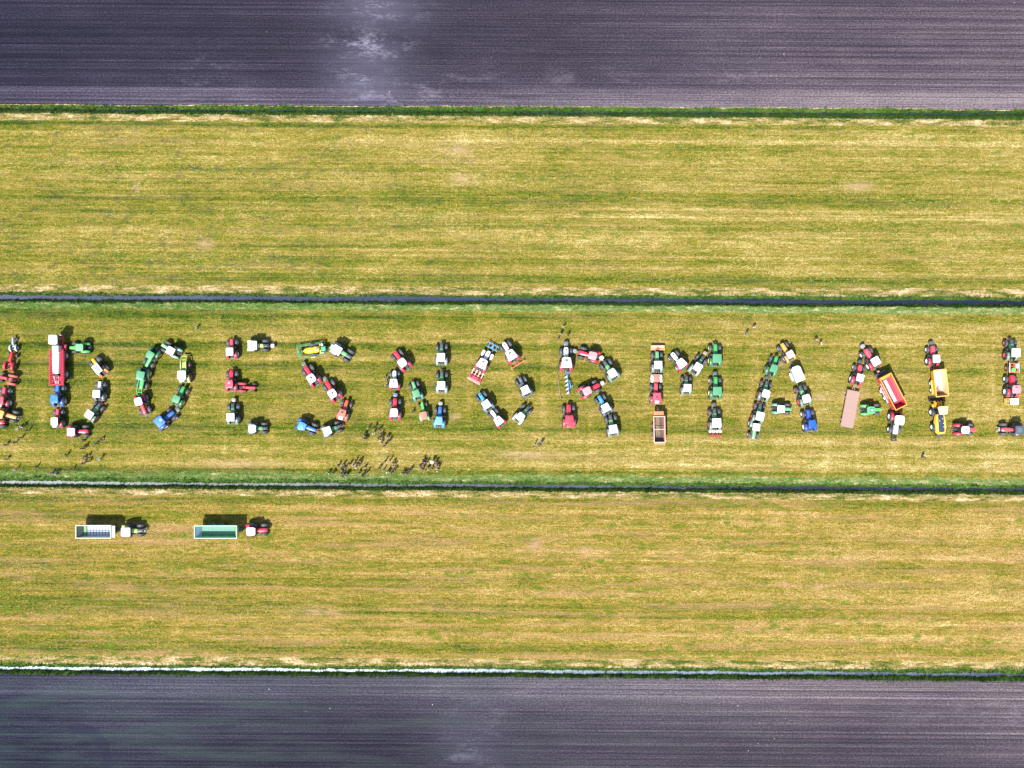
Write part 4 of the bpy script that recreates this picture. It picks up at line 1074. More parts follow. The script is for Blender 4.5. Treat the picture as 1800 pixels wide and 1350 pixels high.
part('front_ramp', 'ramp_b2', lambda: MB().add([(3.95, -1.13, 2.95), (3.95, 1.13, 2.95), (3.15, 1.05, 1.3), (3.15, -1.05, 1.3), (4.0, -1.13, 2.9), (4.0, 1.13, 2.9), (3.2, 1.05, 1.25), (3.2, -1.05, 1.25)], [(0, 1, 2, 3), (7, 6, 5, 4), (0, 4, 5, 1), (2, 6, 7, 3), (1, 5, 6, 2), (0, 3, 7, 4)]), paint((0.14, 0.44, 0.08)), t)
part('toolbox', 'toolbox_b', lambda: MB().box(-1.15, -0.4, 1.1, 1.3, 1.45, 1.9), paint((0.08, 0.36, 0.5)), t)
part('wheel_guard', 'guard_b', lambda: MB().box(-1.9, 1.1, 1.12, 1.34, 1.36, 1.42), paint((0.05, 0.3, 0.2)), t)
# orange trailer with straw on the floor
t = root('tipper_trailer', 1159.3, 754.5, 359, 0, 2.6, 1.0, 'orange trailer with pale pink rim and straw on its floor, in the letter M', 'trailer')
undercarriage(t, (-0.9, 0.55), 0.55, 0.4, 0.98, SIL, -2.4, 2.6, 1.05, 4.15, paint(ORED))
tub_walls(t, -2.55, 2.45, 0.98, 1.06, 1.1, 2.5, paint((0.70, 0.22, 0.10)), paint((0.66, 0.24, 0.14)), paint((0.82, 0.52, 0.45)), ribs=5)
part('load_floor', 'floor_c', lambda: MB().box(-2.45, 2.35, -0.9, 0.9, 1.05, 1.12), paint((0.07, 0.045, 0.05)), t)
def straw_c():
    m = MB()
    rnd = random.Random(3)
    for k in range(420):
        x, y = rnd.uniform(-1.3, 2.2), rnd.uniform(-0.25, 0.62)
        a = rnd.uniform(0, math.pi)
        l = rnd.uniform(0.06, 0.16)
        z = 1.13 + rnd.uniform(0, 0.12)
        m.beam((x - l * math.cos(a), y - l * math.sin(a), z), (x + l * math.cos(a), y + l * math.sin(a), z + rnd.uniform(-0.03, 0.05)), 0.03, 0.02)
    return m
so = part('straw_load', 'straw_c', straw_c, paint((0.34, 0.27, 0.14), 0.8, 0.2), t)
so['kind'] = 'stuff'
part('front_platform', 'plat_c', lambda: MB().rbox(2.55, 3.45, -0.95, 0.95, 1.5, 2.2, 0.12, 0.06), paint((0.74, 0.22, 0.09)), t)
part('tail_beam', 'tail_c', lambda: MB().box(-2.95, -2.6, -1.02, 1.02, 0.95, 2.2), paint((0.74, 0.22, 0.10)), t)
part('cross_tie', 'tie_c', lambda: MB().box(-0.1, 0.0, -1.0, 1.0, 2.44, 2.5), paint((0.66, 0.5, 0.48)), t)
part('drawbar_stand', 'stand_c', lambda: MB().box(3.6, 3.9, -0.12, 0.12, 0.5, 1.25), paint((0.7, 0.65, 0.62)), t)
# red and yellow trailer
t = root('tipper_trailer', 1570.6, 688.4, 333, 0, 3.3, 1.0, 'tall red trailer with yellow rim, right leg of the second letter A', 'trailer')
undercarriage(t, (-0.95, 0.55), 0.62, 0.48, 1.0, (0.85, 0.85, 0.85), -3.0, 3.0, 1.2, 4.7)
RDT = paint((0.66, 0.035, 0.07), 0.3, 0.1)
tub_walls(t, -3.4, 3.4, 1.12, 1.2, 1.35, 3.2, RDT, RDT, paint((0.90, 0.42, 0.03)), ribs=0)
for sy in (-1, 1):
    for k in range(7):
        part('side_rib', ('rib_d', sy), lambda sy=sy: MB().beam((0, sy * 1.17, 1.4), (0, sy * 1.24, 3.1), 0.1, 0.06), paint((0.5, 0.02, 0.08)), t, loc=(-2.9 + 0.92 * k, 0, 0))
    part('side_stripe', ('stripe_d', sy), lambda sy=sy: MB().add([(-1.0, sy * 1.235, 2.25), (2.3, sy * 1.235, 2.25), (2.3, sy * 1.255, 2.6), (-1.0, sy * 1.255, 2.6), (-1.0, sy * 1.20, 2.25), (2.3, sy * 1.20, 2.25), (2.3, sy * 1.22, 2.6), (-1.0, sy * 1.22, 2.6)], [(0, 1, 2, 3), (7, 6, 5, 4), (0, 4, 5, 1), (1, 5, 6, 2), (2, 6, 7, 3), (3, 7, 4, 0)]), paint((0.82, 0.66, 0.68)), t)
    part('mudguard', ('mud_d', sy), lambda sy=sy: MB().box(-1.9, 1.4, sy * 1.02 - 0.26, sy * 1.02 + 0.26, 1.27, 1.33), paint((0.5, 0.5, 0.54)), t)
part('load_floor', 'floor_d', lambda: MB().box(-3.3, 3.3, -1.04, 1.04, 1.3, 1.37), paint((0.34, 0.01, 0.05)), t)
part('pale_floor_sheet', 'worn_d', lambda: MB().box(-2.3, 2.35, -0.55, 0.92, 1.37, 1.385), paint((0.68, 0.60, 0.62), 0.5, 0.5), t)  # paler sheet over part of the floor
def floor_strokes():
    m = MB()
    rnd = random.Random(11)
    for k in range(46):
        x, y = rnd.uniform(-2.2, 2.25), rnd.uniform(-0.45, 0.82)
        if rnd.random() < 0.5:
            m.box(x - 0.03, x + 0.03, y - rnd.uniform(0.08, 0.3), y + 0.05, 1.386, 1.396)
        else:
            m.box(x - rnd.uniform(0.05, 0.2), x + 0.06, y - 0.03, y + 0.03, 1.398, 1.404)
    return m
o = part('stroke_marks', 'scuff_d', floor_strokes, paint((0.20, 0.12, 0.15), 0.7), t)  # random dark strokes standing in for illegible lettering
o['kind'] = 'stuff'
part('front_hopper_lip', 'lip_d', lambda: MB().add([(3.36, -1.14, 3.2), (3.36, 1.14, 3.2), (2.75, 1.08, 2.3), (2.75, -1.08, 2.3), (3.4, -1.14, 3.15), (3.4, 1.14, 3.15), (2.79, 1.08, 2.25), (2.79, -1.08, 2.25)], [(0, 1, 2, 3), (7, 6, 5, 4), (0, 4, 5, 1), (2, 6, 7, 3), (1, 5, 6, 2), (0, 3, 7, 4)]), paint((0.92, 0.46, 0.03)), t)
part('front_bumper', 'bump_d', lambda: MB().rbox(3.55, 4.15, -1.15, 1.15, 1.1, 1.5, 0.1, 0.05), paint((0.03, 0.035, 0.07)), t)
part('hydraulic_block', 'hyd_d', lambda: MB().rbox(4.2, 4.5, -0.18, 0.18, 0.7, 1.2, 0.06, 0.03), paint((0.8, 0.42, 0.36)), t)
# yellow tipper
t = root('tipper_trailer', 1654.6, 673.0, 354, 0, 2.7, 1.0, 'yellow tipping trailer with pale rust-stained inside, stem of the letter L', 'trailer')
undercarriage(t, (-1.35, -0.05), 0.52, 0.42, 0.98, (0.85, 0.85, 0.85), -2.6, 2.4, 1.0, 3.7, paint((0.45, 0.06, 0.06)))
YT = paint((0.88, 0.40, 0.015), 0.3, 0.08)
tub_walls(t, -2.6, 2.55, 1.0, 1.2, 1.05, 2.6, YT, paint((0.85, 0.46, 0.09)), paint((0.9, 0.5, 0.10)), ribs=0)
def stained():
    a = NT('bleached_stained_steel')
    tc = a.n('ShaderNodeTexCoord').outputs['Object']
    sp = a.n('ShaderNodeSeparateXYZ')
    a.put(tc, sp.inputs[0])
    n1 = a.noise(tc, 1.1, 5, 0.65, 0.6)
    k = a.math('ADD', n1, a.math('MULTIPLY', sp.outputs[0], -0.11))
    k = a.math('ADD', k, a.math('MULTIPLY', sp.outputs[1], 0.16))
    c = a.ramp(k, [(0.42, (0.88, 0.80, 0.68)), (0.55, (0.80, 0.66, 0.5)), (0.62, (0.34, 0.20, 0.11)), (0.78, (0.15, 0.08, 0.045))])
    a.put(c, a.b.inputs['Base Color'])
    a.b.inputs['Roughness'].default_value = 0.4
    return a.m
part('load_floor', 'floor_e', lambda: MB().box(-2.4, 2.35, -0.93, 0.93, 1.0, 1.08), stained(), t)
part('lit_wall_panel', 'liner_e', lambda: MB().add([(-2.3, -0.90, 1.1), (2.25, -0.90, 1.1), (2.38, -1.11, 2.56), (-2.42, -1.11, 2.56), (-2.3, -0.88, 1.1), (2.25, -0.88, 1.1), (2.38, -1.09, 2.56), (-2.42, -1.09, 2.56)],
     [(0, 1, 2, 3), (7, 6, 5, 4), (0, 4, 5, 1), (1, 5, 6, 2), (2, 6, 7, 3), (3, 7, 4, 0)]), paint((0.84, 0.52, 0.26)), t)  # added inner panel; the strong light on this wall is in its colour
part('lit_head_panel', 'liner_e2', lambda: MB().add([(2.24, -0.88, 1.1), (2.24, 0.88, 1.1), (2.4, 1.06, 2.56), (2.4, -1.06, 2.56), (2.2, -0.88, 1.1), (2.2, 0.88, 1.1), (2.36, 1.06, 2.56), (2.36, -1.06, 2.56)],
     [(0, 1, 2, 3), (7, 6, 5, 4), (0, 4, 5, 1), (1, 5, 6, 2), (2, 6, 7, 3), (3, 7, 4, 0)]), paint((0.86, 0.74, 0.55)), t)  # added pale panel, brightening the inner face of the headboard by colour
part('mudguard', 'mud_e', lambda: MB().box(-2.1, 0.6, 0.9, 1.22, 1.08, 1.14), paint((0.9, 0.55, 0.12)), t)
part('mudguard', 'mud_e2', lambda: MB().box(-2.1, 0.6, -1.22, -0.9, 1.08, 1.14), paint((0.9, 0.55, 0.12)), t)
# flatbed
t = root('flatbed_trailer', 1494.6, 719.4, 10.8, 0, 1.15, 1.0, 'long flatbed trailer with bare brownish-pink plank deck', 'trailer')
undercarriage(t, (-2.3, 2.2), 0.42, 0.3, 1.02, OFFW, -3.3, 3.4, 1.0, 4.9, paint((0.40, 0.24, 0.10)))
for k in range(10):
    w_ = 2.34 / 10
    part('deck_plank', 'deck_plank', lambda: MB().box(-3.55, 3.55, -0.115, 0.115, 1.04, 1.12), paint((0.36 + 0.006 * ((k * 7) % 4 - 1.5), 0.225, 0.19), 0.75, 0.3, 0, 0), t, loc=(0, -1.17 + w_ * (k + 0.5), (k * 3 % 4) * 0.002))
part('side_rail', 'flat_rail', lambda: MB().box(-3.6, 3.6, 1.18, 1.24, 0.98, 1.1).box(-3.6, 3.6, -1.24, -1.18, 0.98, 1.1), paint((0.35, 0.2, 0.15)), t)
part('headboard', 'flat_head', lambda: MB().box(3.56, 3.66, -1.22, 1.3, 1.0, 1.16), paint((0.42, 0.26, 0.16)), t)
# white livestock trailer
t = root('livestock_trailer', 1403.0, 656.8, 338, 0, 2.4, 1.0, 'white closed livestock trailer hitched behind the orange tractor at the letter A', 'trailer')
part('body', 'ls_body', lambda: MB().rbox(-1.5, 1.35, -0.86, 0.86, 0.75, 2.3, 0.14, 0.05), paint((0.36, 0.42, 0.42)), t)
part('roof', 'ls_roof', lambda: MB().add([(-1.56, -0.92, 2.3), (-1.56, 0.92, 2.3), (1.0, 0.92, 2.3), (1.5, 0.55, 2.22), (1.5, -0.55, 2.22), (1.0, -0.92, 2.3), (-1.5, -0.5, 2.46), (-1.5, 0.5, 2.46), (1.0, 0.5, 2.46), (1.35, 0.3, 2.36), (1.35, -0.3, 2.36), (1.0, -0.5, 2.46)],
     [(0, 6, 7, 1), (1, 7, 8, 2), (2, 8, 9, 3), (3, 9, 10, 4), (4, 10, 11, 5), (5, 11, 6, 0), (11, 10, 9, 8, 7, 6), (0, 1, 2, 3, 4, 5)][0:7]), paint((0.88, 0.88, 0.88), 0.3, 0.04), t)
part('drawbar', 'ls_draw', lambda: MB().beam((1.3, -0.5, 0.65), (2.7, 0, 0.55), 0.08, 0.1).beam((1.3, 0.5, 0.65), (2.7, 0, 0.55), 0.08, 0.1).cyl((2.2, 0, 0.2), (2.2, 0, 0.85), 0.05), STEEL, t)
for ax in (-0.7, 0.05):
    for sy in (-1, 1):
        wheel(t, ax, sy * 0.98, 0.34, 0.22, OFFW)
for sy in (-1, 1):
    part('mudguard', ('ls_mud', sy), lambda sy=sy: MB().box(-1.15, 0.5, sy * 1.0 - 0.14, sy * 1.0 + 0.14, 0.72, 0.77), paint((0.7, 0.72, 0.72)), t)
    part('side_vent', ('ls_vent', sy), lambda sy=sy: MB().box(-1.1, 0.9, sy * 0.862 - 0.012, sy * 0.862 + 0.012, 1.75, 2.0), DARK, t)
part('rear_ramp', 'ls_ramp', lambda: MB().box(-1.56, -1.5, -0.8, 0.8, 0.7, 2.2), paint((0.5, 0.55, 0.55)), t)

# ------------------------------------------------------------ implements
REDI = paint((0.68, 0.10, 0.07))
t = root('cage_roller', 866.0, 609.3, 28, 0, 0.8, 1.0, 'light blue framed roller carried in front of the tractor with white mudguards', 'farm implement')
LB = paint((0.12, 0.42, 0.78))
part('frame', 'cr_frame', lambda: MB().beam((0.45, -1.2, 0.8), (0.45, 1.2, 0.8), 0.1, 0.1).beam((-0.45, -1.2, 0.8), (-0.45, 1.2, 0.8), 0.1, 0.1).beam((-0.45, -0.8, 0.8), (0.45, -0.8, 0.8), 0.08, 0.08).beam((-0.45, 0.8, 0.8), (0.45, 0.8, 0.8), 0.08, 0.08).beam((-0.4, 0, 0.86), (0.45, 0, 0.86), 0.16, 0.1).beam((-0.45, 0.35, 0.9), (0.2, 0, 0.95), 0.07, 0.07).beam((-0.45, -0.35, 0.9), (0.2, 0, 0.95), 0.07, 0.07), LB, t)
def crol():
    m = MB()
    for i in range(14):
        y = -1.15 + 2.3 * i / 13
        m.lathe([(0.16, y - 0.03), (0.38, y - 0.02), (0.38, y + 0.02), (0.16, y + 0.03)], 14)
    return m
for x in (-0.05, 0.52):
    part('roller', 'cr_roll', crol, DARK, t, loc=(x - 0.1, 0, 0.38))
part('hitch', 'cr_hitch', lambda: MB().beam((-0.45, -0.35, 0.8), (-1.0, -0.3, 0.7), 0.1, 0.12).beam((-0.45, 0.35, 0.8), (-1.0, 0.3, 0.7), 0.1, 0.12), DARK, t)

t = root('seed_drill', 836.3, 662.2, 28, 0, 1.2, 1.0, 'red seed drill with pale rear bar behind the tractor with white front mudguards', 'farm implement')
part('seed_hopper', 'sd_hop', lambda: MB().rbox(-0.75, 0.05, -1.3, 1.3, 0.75, 1.3, 0.08, 0.05), paint((0.55, 0.03, 0.06)), t)
for sy in (-1, 1):
    part('hopper_lid', 'sd_lid', lambda: MB().rbox(-0.25, 0.25, -0.22, 0.22, 1.3, 1.36, 0.05, 0.015), DARK, t, loc=(-0.35, sy * 0.78, 0))
part('rear_bar', 'sd_bar', lambda: MB().box(-1.08, -0.82, -1.38, 1.38, 0.9, 1.12), paint((0.84, 0.33, 0.25)), t)
part('cultivator_frame', 'sd_frame', lambda: MB().beam((0.3, -1.3, 0.85), (0.3, 1.3, 0.85), 0.14, 0.14).beam((0.85, -1.25, 0.85), (0.85, 1.25, 0.85), 0.12, 0.12), REDI, t)
for k in range(4):
    part('lever_arm', 'sd_arm', lambda: MB().beam((0.1, 0, 1.05), (1.15, 0, 1.1), 0.13, 0.08).rbox(0.95, 1.3, -0.14, 0.14, 1.0, 1.14, 0.08, 0.02), paint((0.84, 0.72, 0.68)), t, loc=(0, -1.05 + 0.7 * k, 0))
for k in range(12):
    part('coulter', 'sd_coul', lambda: MB().beam((-1.0, 0, 0.9), (-1.35, 0, 0.2), 0.05, 0.04).lathe([(0.02, -0.02), (0.17, 0), (0.02, 0.02)], 10, (-1.35, 0, 0.17)), GREYM, t, loc=(0, -1.2 + 2.4 * k / 11, 0))
for k in range(6):
    part('depth_tine', 'sd_tine', lambda: MB().beam((0.3, 0, 0.85), (0.2, 0, 0.1), 0.06, 0.06).beam((0.85, 0.15, 0.85), (0.75, 0.15, 0.1), 0.06, 0.06), REDI, t, loc=(0, -1.1 + 0.43 * k, 0))

t = root('tine_toolbar', 909.8, 641.2, 328, 0, 0.8, 1.0, 'orange-red toolbar lying across behind the tractor at the top of the second letter O', 'farm implement')
part('toolbar', 'tb_bar', lambda: MB().beam((0, -1.45, 0.8), (0, 1.45, 0.8), 0.13, 0.13).beam((0.28, -1.42, 0.8), (-0.3, -1.42, 0.8), 0.14, 0.12).beam((0.28, 1.42, 0.8), (-0.3, 1.42, 0.8), 0.14, 0.12), paint((0.85, 0.17, 0.11)), t)
part('headstock', 'tb_head', lambda: MB().beam((0, 0, 0.85), (0.6, 0, 1.1), 0.1, 0.1).beam((0.05, -0.4, 0.8), (0.55, -0.4, 0.75), 0.1, 0.1).beam((0.05, 0.4, 0.8), (0.55, 0.4, 0.75), 0.1, 0.1), REDI, t)
for k in range(7):
    part('tine', 'tb_tine', lambda: MB().beam((0, 0, 0.8), (-0.2, 0, 0.45), 0.05, 0.05).beam((-0.2, 0, 0.45), (0.05, 0, 0.02), 0.05, 0.05), DARK, t, loc=(0.3 if k % 2 else 0, -1.2 + 0.4 * k, 0))

t = root('plough', 997.5, 673.5, 2, 0, 0.9, 1.0, 'blue reversible plough with bare mouldboards behind the large red and white tractor', 'farm implement')
PB = paint((0.06, 0.26, 0.52), 0.45, 0.35)
part('headstock', 'pl_head', lambda: MB().box(1.9, 2.2, -0.42, 0.42, 0.7, 0.95).beam((2.1, -0.3, 0.8), (2.1, 0, 1.5), 0.08, 0.1).beam((2.1, 0.3, 0.8), (2.1, 0, 1.5), 0.08, 0.1).cyl((1.5, 0, 0.95), (2.1, 0, 0.95), 0.14), PB, t)
part('beam', 'pl_beam', lambda: MB().beam((1.7, 0.15, 0.98), (-1.9, -0.35, 0.98), 0.26, 0.22), PB, t)
def mould(sy):
    def f():
        m = MB()
        V = [(0, 0, 0.98), (-0.1, sy * 0.1, 0.98 - 0.4), (-0.35, sy * 0.62, 0.95), (0.28, sy * 0.05, 0.35), (-0.5, sy * 0.5, 0.4)]
        m.beam((0, 0, 0.98), (-0.05, sy * 0.08, 0.35), 0.07, 0.07)
        m.beam((0.28, sy * 0.02, 0.42), (-0.42, sy * 0.62, 0.5), 0.12, 0.36)
        m.beam((0.0, 0, 1.0), (-0.3, sy * 0.3, 0.85), 0.12, 0.1)
        m.beam((-0.05, sy * 0.1, 0.5), (-0.35, sy * 0.35, 0.62), 0.05, 0.05)
        return m
    return f
for k in range(5):
    xk = 1.35 - 0.78 * k
    yk = 0.12 - 0.108 * k
    part('mouldboard', 'pl_m1', mould(1), paint((0.46, 0.40, 0.34), 0.4, 0.4, 0.3), t, loc=(xk, yk, 0))
    part('upper_mouldboard', 'pl_m2', lambda: MB().beam((0, 0, 0.98), (-0.05, 0.06, 1.5), 0.07, 0.07).beam((0.25, 0.02, 1.45), (-0.38, 0.46, 1.4), 0.11, 0.32), paint((0.42, 0.44, 0.46), 0.4, 0.4, 0.3), t, loc=(xk, yk, 0))
part('plough_packer', 'pl_pack', lambda: MB().beam((0.6, -0.25, 1.05), (-0.9, -0.75, 1.05), 0.1, 0.14).beam((-0.9, -0.75, 1.05), (-0.3, -1.0, 1.0), 0.08, 0.1).beam((-0.2, -0.5, 1.1), (-1.2, -0.55, 1.1), 0.08, 0.1), paint((0.10, 0.38, 0.62)), t)
part('gauge_wheel', 'pl_wheel', lambda: MB().lathe([(0.1, -0.1), (0.3, -0.1), (0.32, 0), (0.3, 0.1), (0.1, 0.1)], 16, (-2.0, -0.45, 0.32)).beam((-1.8, -0.35, 0.95), (-2.0, -0.3, 0.32), 0.06, 0.08), GREYM, t)

x_, y_ = W(982.8, 678.8, 0.15)
o = bpy.data.objects.new('wooden_pole', MB().cyl((-2.45, 0, 0), (2.45, 0, 0), 0.11, 0.09, 10).mesh('wooden_pole'))
col.objects.link(o)
o.data.materials[0] = paint((0.23, 0.165, 0.12), 0.8, 0.4, 0, 0, 'weathered_wood')
o.location = (x_, y_, 0.12)
o.rotation_euler = (0, 0, R(90 + 7))
tag(o, 'long bare wooden pole lying in the grass left of the blue plough', 'pole')

# front boxes
t = root('front_mower', 1156.2, 611.5, 0, 0, 0.9, 1.0, 'yellow edged red front box at the top left end of the letter M', 'farm implement')
part('deck', 'fm_deck', lambda: MB().rbox(-0.45, 0.35, -1.2, 1.2, 0.5, 0.85, 0.08, 0.05), paint((0.62, 0.24, 0.18), 0.5), t)
part('yellow_rail', 'fm_rail', lambda: MB().box(0.3, 0.48, -1.32, 1.32, 0.7, 0.95), paint((0.88, 0.58, 0.08)), t)
part('yellow_end', 'fm_end', lambda: MB().box(-0.5, 0.3, -1.32, -1.22, 0.5, 0.92).box(-0.5, 0.3, 1.22, 1.32, 0.5, 0.92), paint((0.85, 0.5, 0.08)), t)
part('pale_tray', 'fm_tray', lambda: MB().box(0.0, 0.28, -1.15, 1.15, 0.86, 0.93), paint((0.66, 0.55, 0.45)), t)
part('front_roller', 'fm_roll', lambda: MB().cyl((0.65, -1.22, 0.35), (0.65, 1.22, 0.35), 0.16), paint((0.12, 0.09, 0.05)), t)
part('gearbox', 'fm_gear', lambda: MB().rbox(-0.35, 0.05, -0.25, 0.25, 0.85, 1.15, 0.08, 0.04).beam((-0.4, -0.5, 0.9), (0.0, -0.15, 0.95), 0.08, 0.08).beam((-0.4, 0.5, 0.9), (0.0, 0.15, 0.95), 0.08, 0.08), paint((0.75, 0.06, 0.05)), t)

t = root('front_hopper', 1154.3, 666.0, 0, 0, 1.4, 1.0, 'white and red front hopper carried ahead of the red tractor with the orange trailer', 'farm implement')
part('hopper', 'fh_hop', lambda: MB().rbox(-0.62, 0.62, -0.62, 0.62, 0.6, 1.35, 0.12, 0.05, 1.25, 0.8), paint((0.74, 0.17, 0.12)), t)
for sy in (-1, 1):
    part('side_panel', ('fh_side', sy), lambda sy=sy: MB().add([(0.72, sy * 1.1, 1.2), (-0.62, sy * 1.1, 1.2), (-0.72, sy * 0.7, 1.38), (-0.2, sy * 0.62, 1.42), (0.3, sy * 0.62, 1.42), (0.75, sy * 0.8, 1.38), (0.72, sy * 1.1, 1.1), (-0.62, sy * 1.1, 1.1), (-0.72, sy * 0.7, 1.2), (-0.2, sy * 0.62, 1.2), (0.3, sy * 0.62, 1.2), (0.75, sy * 0.8, 1.2)],
         [(0, 1, 2, 3, 4, 5), (11, 10, 9, 8, 7, 6), (0, 6, 7, 1), (1, 7, 8, 2), (2, 8, 9, 3), (3, 9, 10, 4), (4, 10, 11, 5), (5, 11, 6, 0)]), paint((0.86, 0.86, 0.88)), t)
    wheel(t, 0.05, sy * 1.08, 0.42, 0.24, (0.6, 0.6, 0.62), name='wheel')
part('front_rail', 'fh_rail', lambda: MB().box(0.7, 0.82, -1.0, 1.0, 1.0, 1.25), paint((0.8, 0.5, 0.46)), t)
part('hitch_tower', 'fh_tower', lambda: MB().rbox(-1.0, -0.35, -0.3, 0.3, 0.6, 1.2, 0.08, 0.04), DARK, t)

t = root('seed_drill', 1257.4, 760.8, 0, 0, 1.0, 1.0, 'dark red seed drill with four pale round lids at the foot of letter M', 'farm implement')
part('frame', 'ds_frame', lambda: MB().beam((0, -1.25, 0.8), (0, 1.25, 0.8), 0.14, 0.14).beam((-0.5, -1.1, 0.7), (-0.5, 1.1, 0.7), 0.12, 0.12).beam((0, -0.3, 0.8), (-0.5, -0.6, 0.7), 0.1, 0.1).beam((0, 0.3, 0.8), (-0.5, 0.6, 0.7), 0.1, 0.1), paint((0.42, 0.02, 0.05)), t)
for k in range(4):
    hopper = part('hopper', 'ds_hop', lambda: MB().cyl((0.3, 0, 0.6), (0.3, 0, 1.05), 0.18, 0.3, 14), paint((0.5, 0.03, 0.06)), t, loc=(0, -0.99 + 0.66 * k, 0))
    part('lid', 'ds_lid', lambda: MB().cyl((0.3, 0, 1.05), (0.3, 0, 1.12), 0.31, 0.24, 14), paint((0.74, 0.7, 0.58)), hopper)
for k in range(6):
    part('row_unit', 'ds_row', lambda: MB().beam((-0.4, 0, 0.75), (-0.8, 0, 0.3), 0.14, 0.12).lathe([(0.03, -0.05), (0.22, -0.04), (0.22, 0.04), (0.03, 0.05)], 12, (-0.85, 0, 0.22)).box(-0.75, -0.45, -0.12, 0.12, 0.7, 0.9), paint((0.5, 0.03, 0.07)), t, loc=(0, -1.05 + 0.42 * k, 0))

t = root('planter', 1783.2, 646.4, 0, 0, 1.3, 1.0, 'orange framed planter with green round tank near the right picture edge', 'farm implement')
OR = paint((0.80, 0.20, 0.08))
part('frame', 'pn_frame', lambda: MB().beam((0.85, -0.8, 1.1), (0.85, 0.85, 1.1), 0.14, 0.14).beam((-0.85, -0.8, 1.1), (-0.85, 0.85, 1.1), 0.14, 0.14).beam((0.85, 0.72, 1.1), (-0.85, 0.72, 1.1), 0.12, 0.12).beam((0.85, -0.72, 1.1), (-0.85, -0.72, 1.1), 0.12, 0.12).beam((0.3, -0.7, 1.1), (0.3, 0.7, 1.1), 0.1, 0.1).beam((0.85, 0, 1.1), (-0.85, 0, 1.1), 0.1, 0.1), OR, t)
part('tank', 'pn_tank', lambda: MB().cyl((-0.38, 0.22, 0.8), (-0.38, 0.22, 1.5), 0.40, 0.40, 18), paint((0.10, 0.58, 0.10)), t)
part('tank_lid', 'pn_tlid', lambda: MB().cyl((-0.38, 0.22, 1.5), (-0.38, 0.22, 1.56), 0.3, 0.26, 16), paint((0.14, 0.66, 0.15)), t)
part('seed_box', 'pn_box', lambda: MB().rbox(-0.1, 0.8, -0.78, -0.2, 1.0, 1.45, 0.06, 0.03), paint((0.72, 0.5, 0.45)), t)
part('floor_pan', 'pn_pan', lambda: MB().box(-0.8, 0.8, -0.7, 0.7, 0.55, 0.62), DARK, t)
for sy in (-1, 1):
    wheel(t, -0.1, sy * 1.15, 0.6, 0.3, (0.7, 0.16, 0.06))
    part('side_rail', ('pn_rail', sy), lambda sy=sy: MB().box(-1.0, 1.0, sy * 0.92 - 0.05, sy * 0.92 + 0.05, 1.2, 1.3), paint((0.62, 0.6, 0.6)), t)

t = root('rear_box', 1780.2, 706.0, 0, 0, 1.2, 1.0, 'yellow transport box with white lid behind the red tractor at the right edge', 'box')
part('box_body', 'rb_body', lambda: MB().box(-0.6, -0.5, -1.22, 1.32, 0.5, 1.15).box(0.5, 0.6, -1.22, 1.32, 0.5, 1.15).box(-0.5, 0.5, 1.22, 1.32, 0.5, 1.15).box(-0.5, 0.5, -1.22, -1.12, 0.5, 1.15).box(-0.5, 0.5, -1.12, 1.22, 0.5, 0.56), paint((0.88, 0.50, 0.05)), t)
part('lid', 'rb_lid', lambda: MB().rbox(-0.56, 0.62, -1.18, 0.42, 1.16, 1.24, 0.05, 0.02), paint((0.88, 0.88, 0.9)), t)
part('inner_box', 'rb_in', lambda: MB().box(-0.38, 0.38, 0.5, 1.08, 0.56, 0.95), paint((0.24, 0.24, 0.16)), t)

# trailed green and yellow sprayer
t = root('trailed_sprayer', 548.5, 615.0, 81.5, 0, 1.8, 1.0, 'green trailed field sprayer with yellow tank at the top of the letter S', 'field sprayer')
undercarriage(t, (0.1,), 0.85, 0.45, 0.95, YRIM, -1.7, 2.2, 0.95, 3.6, paint(GRN))
def tankmb():
    m = MB()
    rings = []
    for x, w, zt in ((-1.75, 0.12, 1.5), (-1.4, 0.42, 1.85), (-0.9, 0.62, 2.05), (0.0, 0.66, 2.1), (0.2, 0.58, 2.0), (0.35, 0.64, 2.12), (0.9, 0.66, 2.15), (1.35, 0.55, 2.05), (1.5, 0.3, 1.8)):
        rings.append([(x, w * math.cos(a), 1.45 + (zt - 1.45) * math.sin(a) if math.sin(a) > 0 else 1.45 + 0.4 * math.sin(a)) for a in [2 * math.pi * i / 14 for i in range(14)]])
    return m.loft(rings)
tk = part('tank', 'ts_tank', tankmb, paint((0.88, 0.55, 0.03), 0.35, 0.1), t)
part('tank_lid', 'ts_lid', lambda: MB().cyl((0.95, 0, 2.1), (0.95, 0, 2.24), 0.3, 0.26, 16).cyl((0.95, 0, 2.24), (0.95, 0, 2.26), 0.15, 0.15, 12), paint((0.7, 0.66, 0.6)), tk)
part('lid_opening', 'ts_lid2', lambda: MB().cyl((0.95, 0, 2.26), (0.95, 0, 2.28), 0.17, 0.15, 12), paint((0.12, 0.05, 0.05)), tk)
GB = paint((0.03, 0.28, 0.12))
for sy in (-1, 1):
    def boom(sy=sy):
        m = MB()
        for dz, dy in ((0, 0), (0.35, 0.05), (0.1, 0.3)):
            m.beam((-3.0, sy * (1.02 + dy), 1.15 + dz), (2.0, sy * (1.0 + dy), 1.15 + dz), 0.07, 0.07)
        for k in range(9):
            x = -2.9 + k * 0.58
            m.beam((x, sy * 1.02, 1.15), (x + 0.29, sy * 1.07, 1.5), 0.04, 0.04).beam((x + 0.29, sy * 1.07, 1.5), (x + 0.58, sy * 1.02, 1.15), 0.04, 0.04)
            m.beam((x, sy * 1.02, 1.25), (x + 0.29, sy * 1.32, 1.25), 0.04, 0.04)
        return m
    part('folded_boom', ('boom', sy), boom, GB, t)
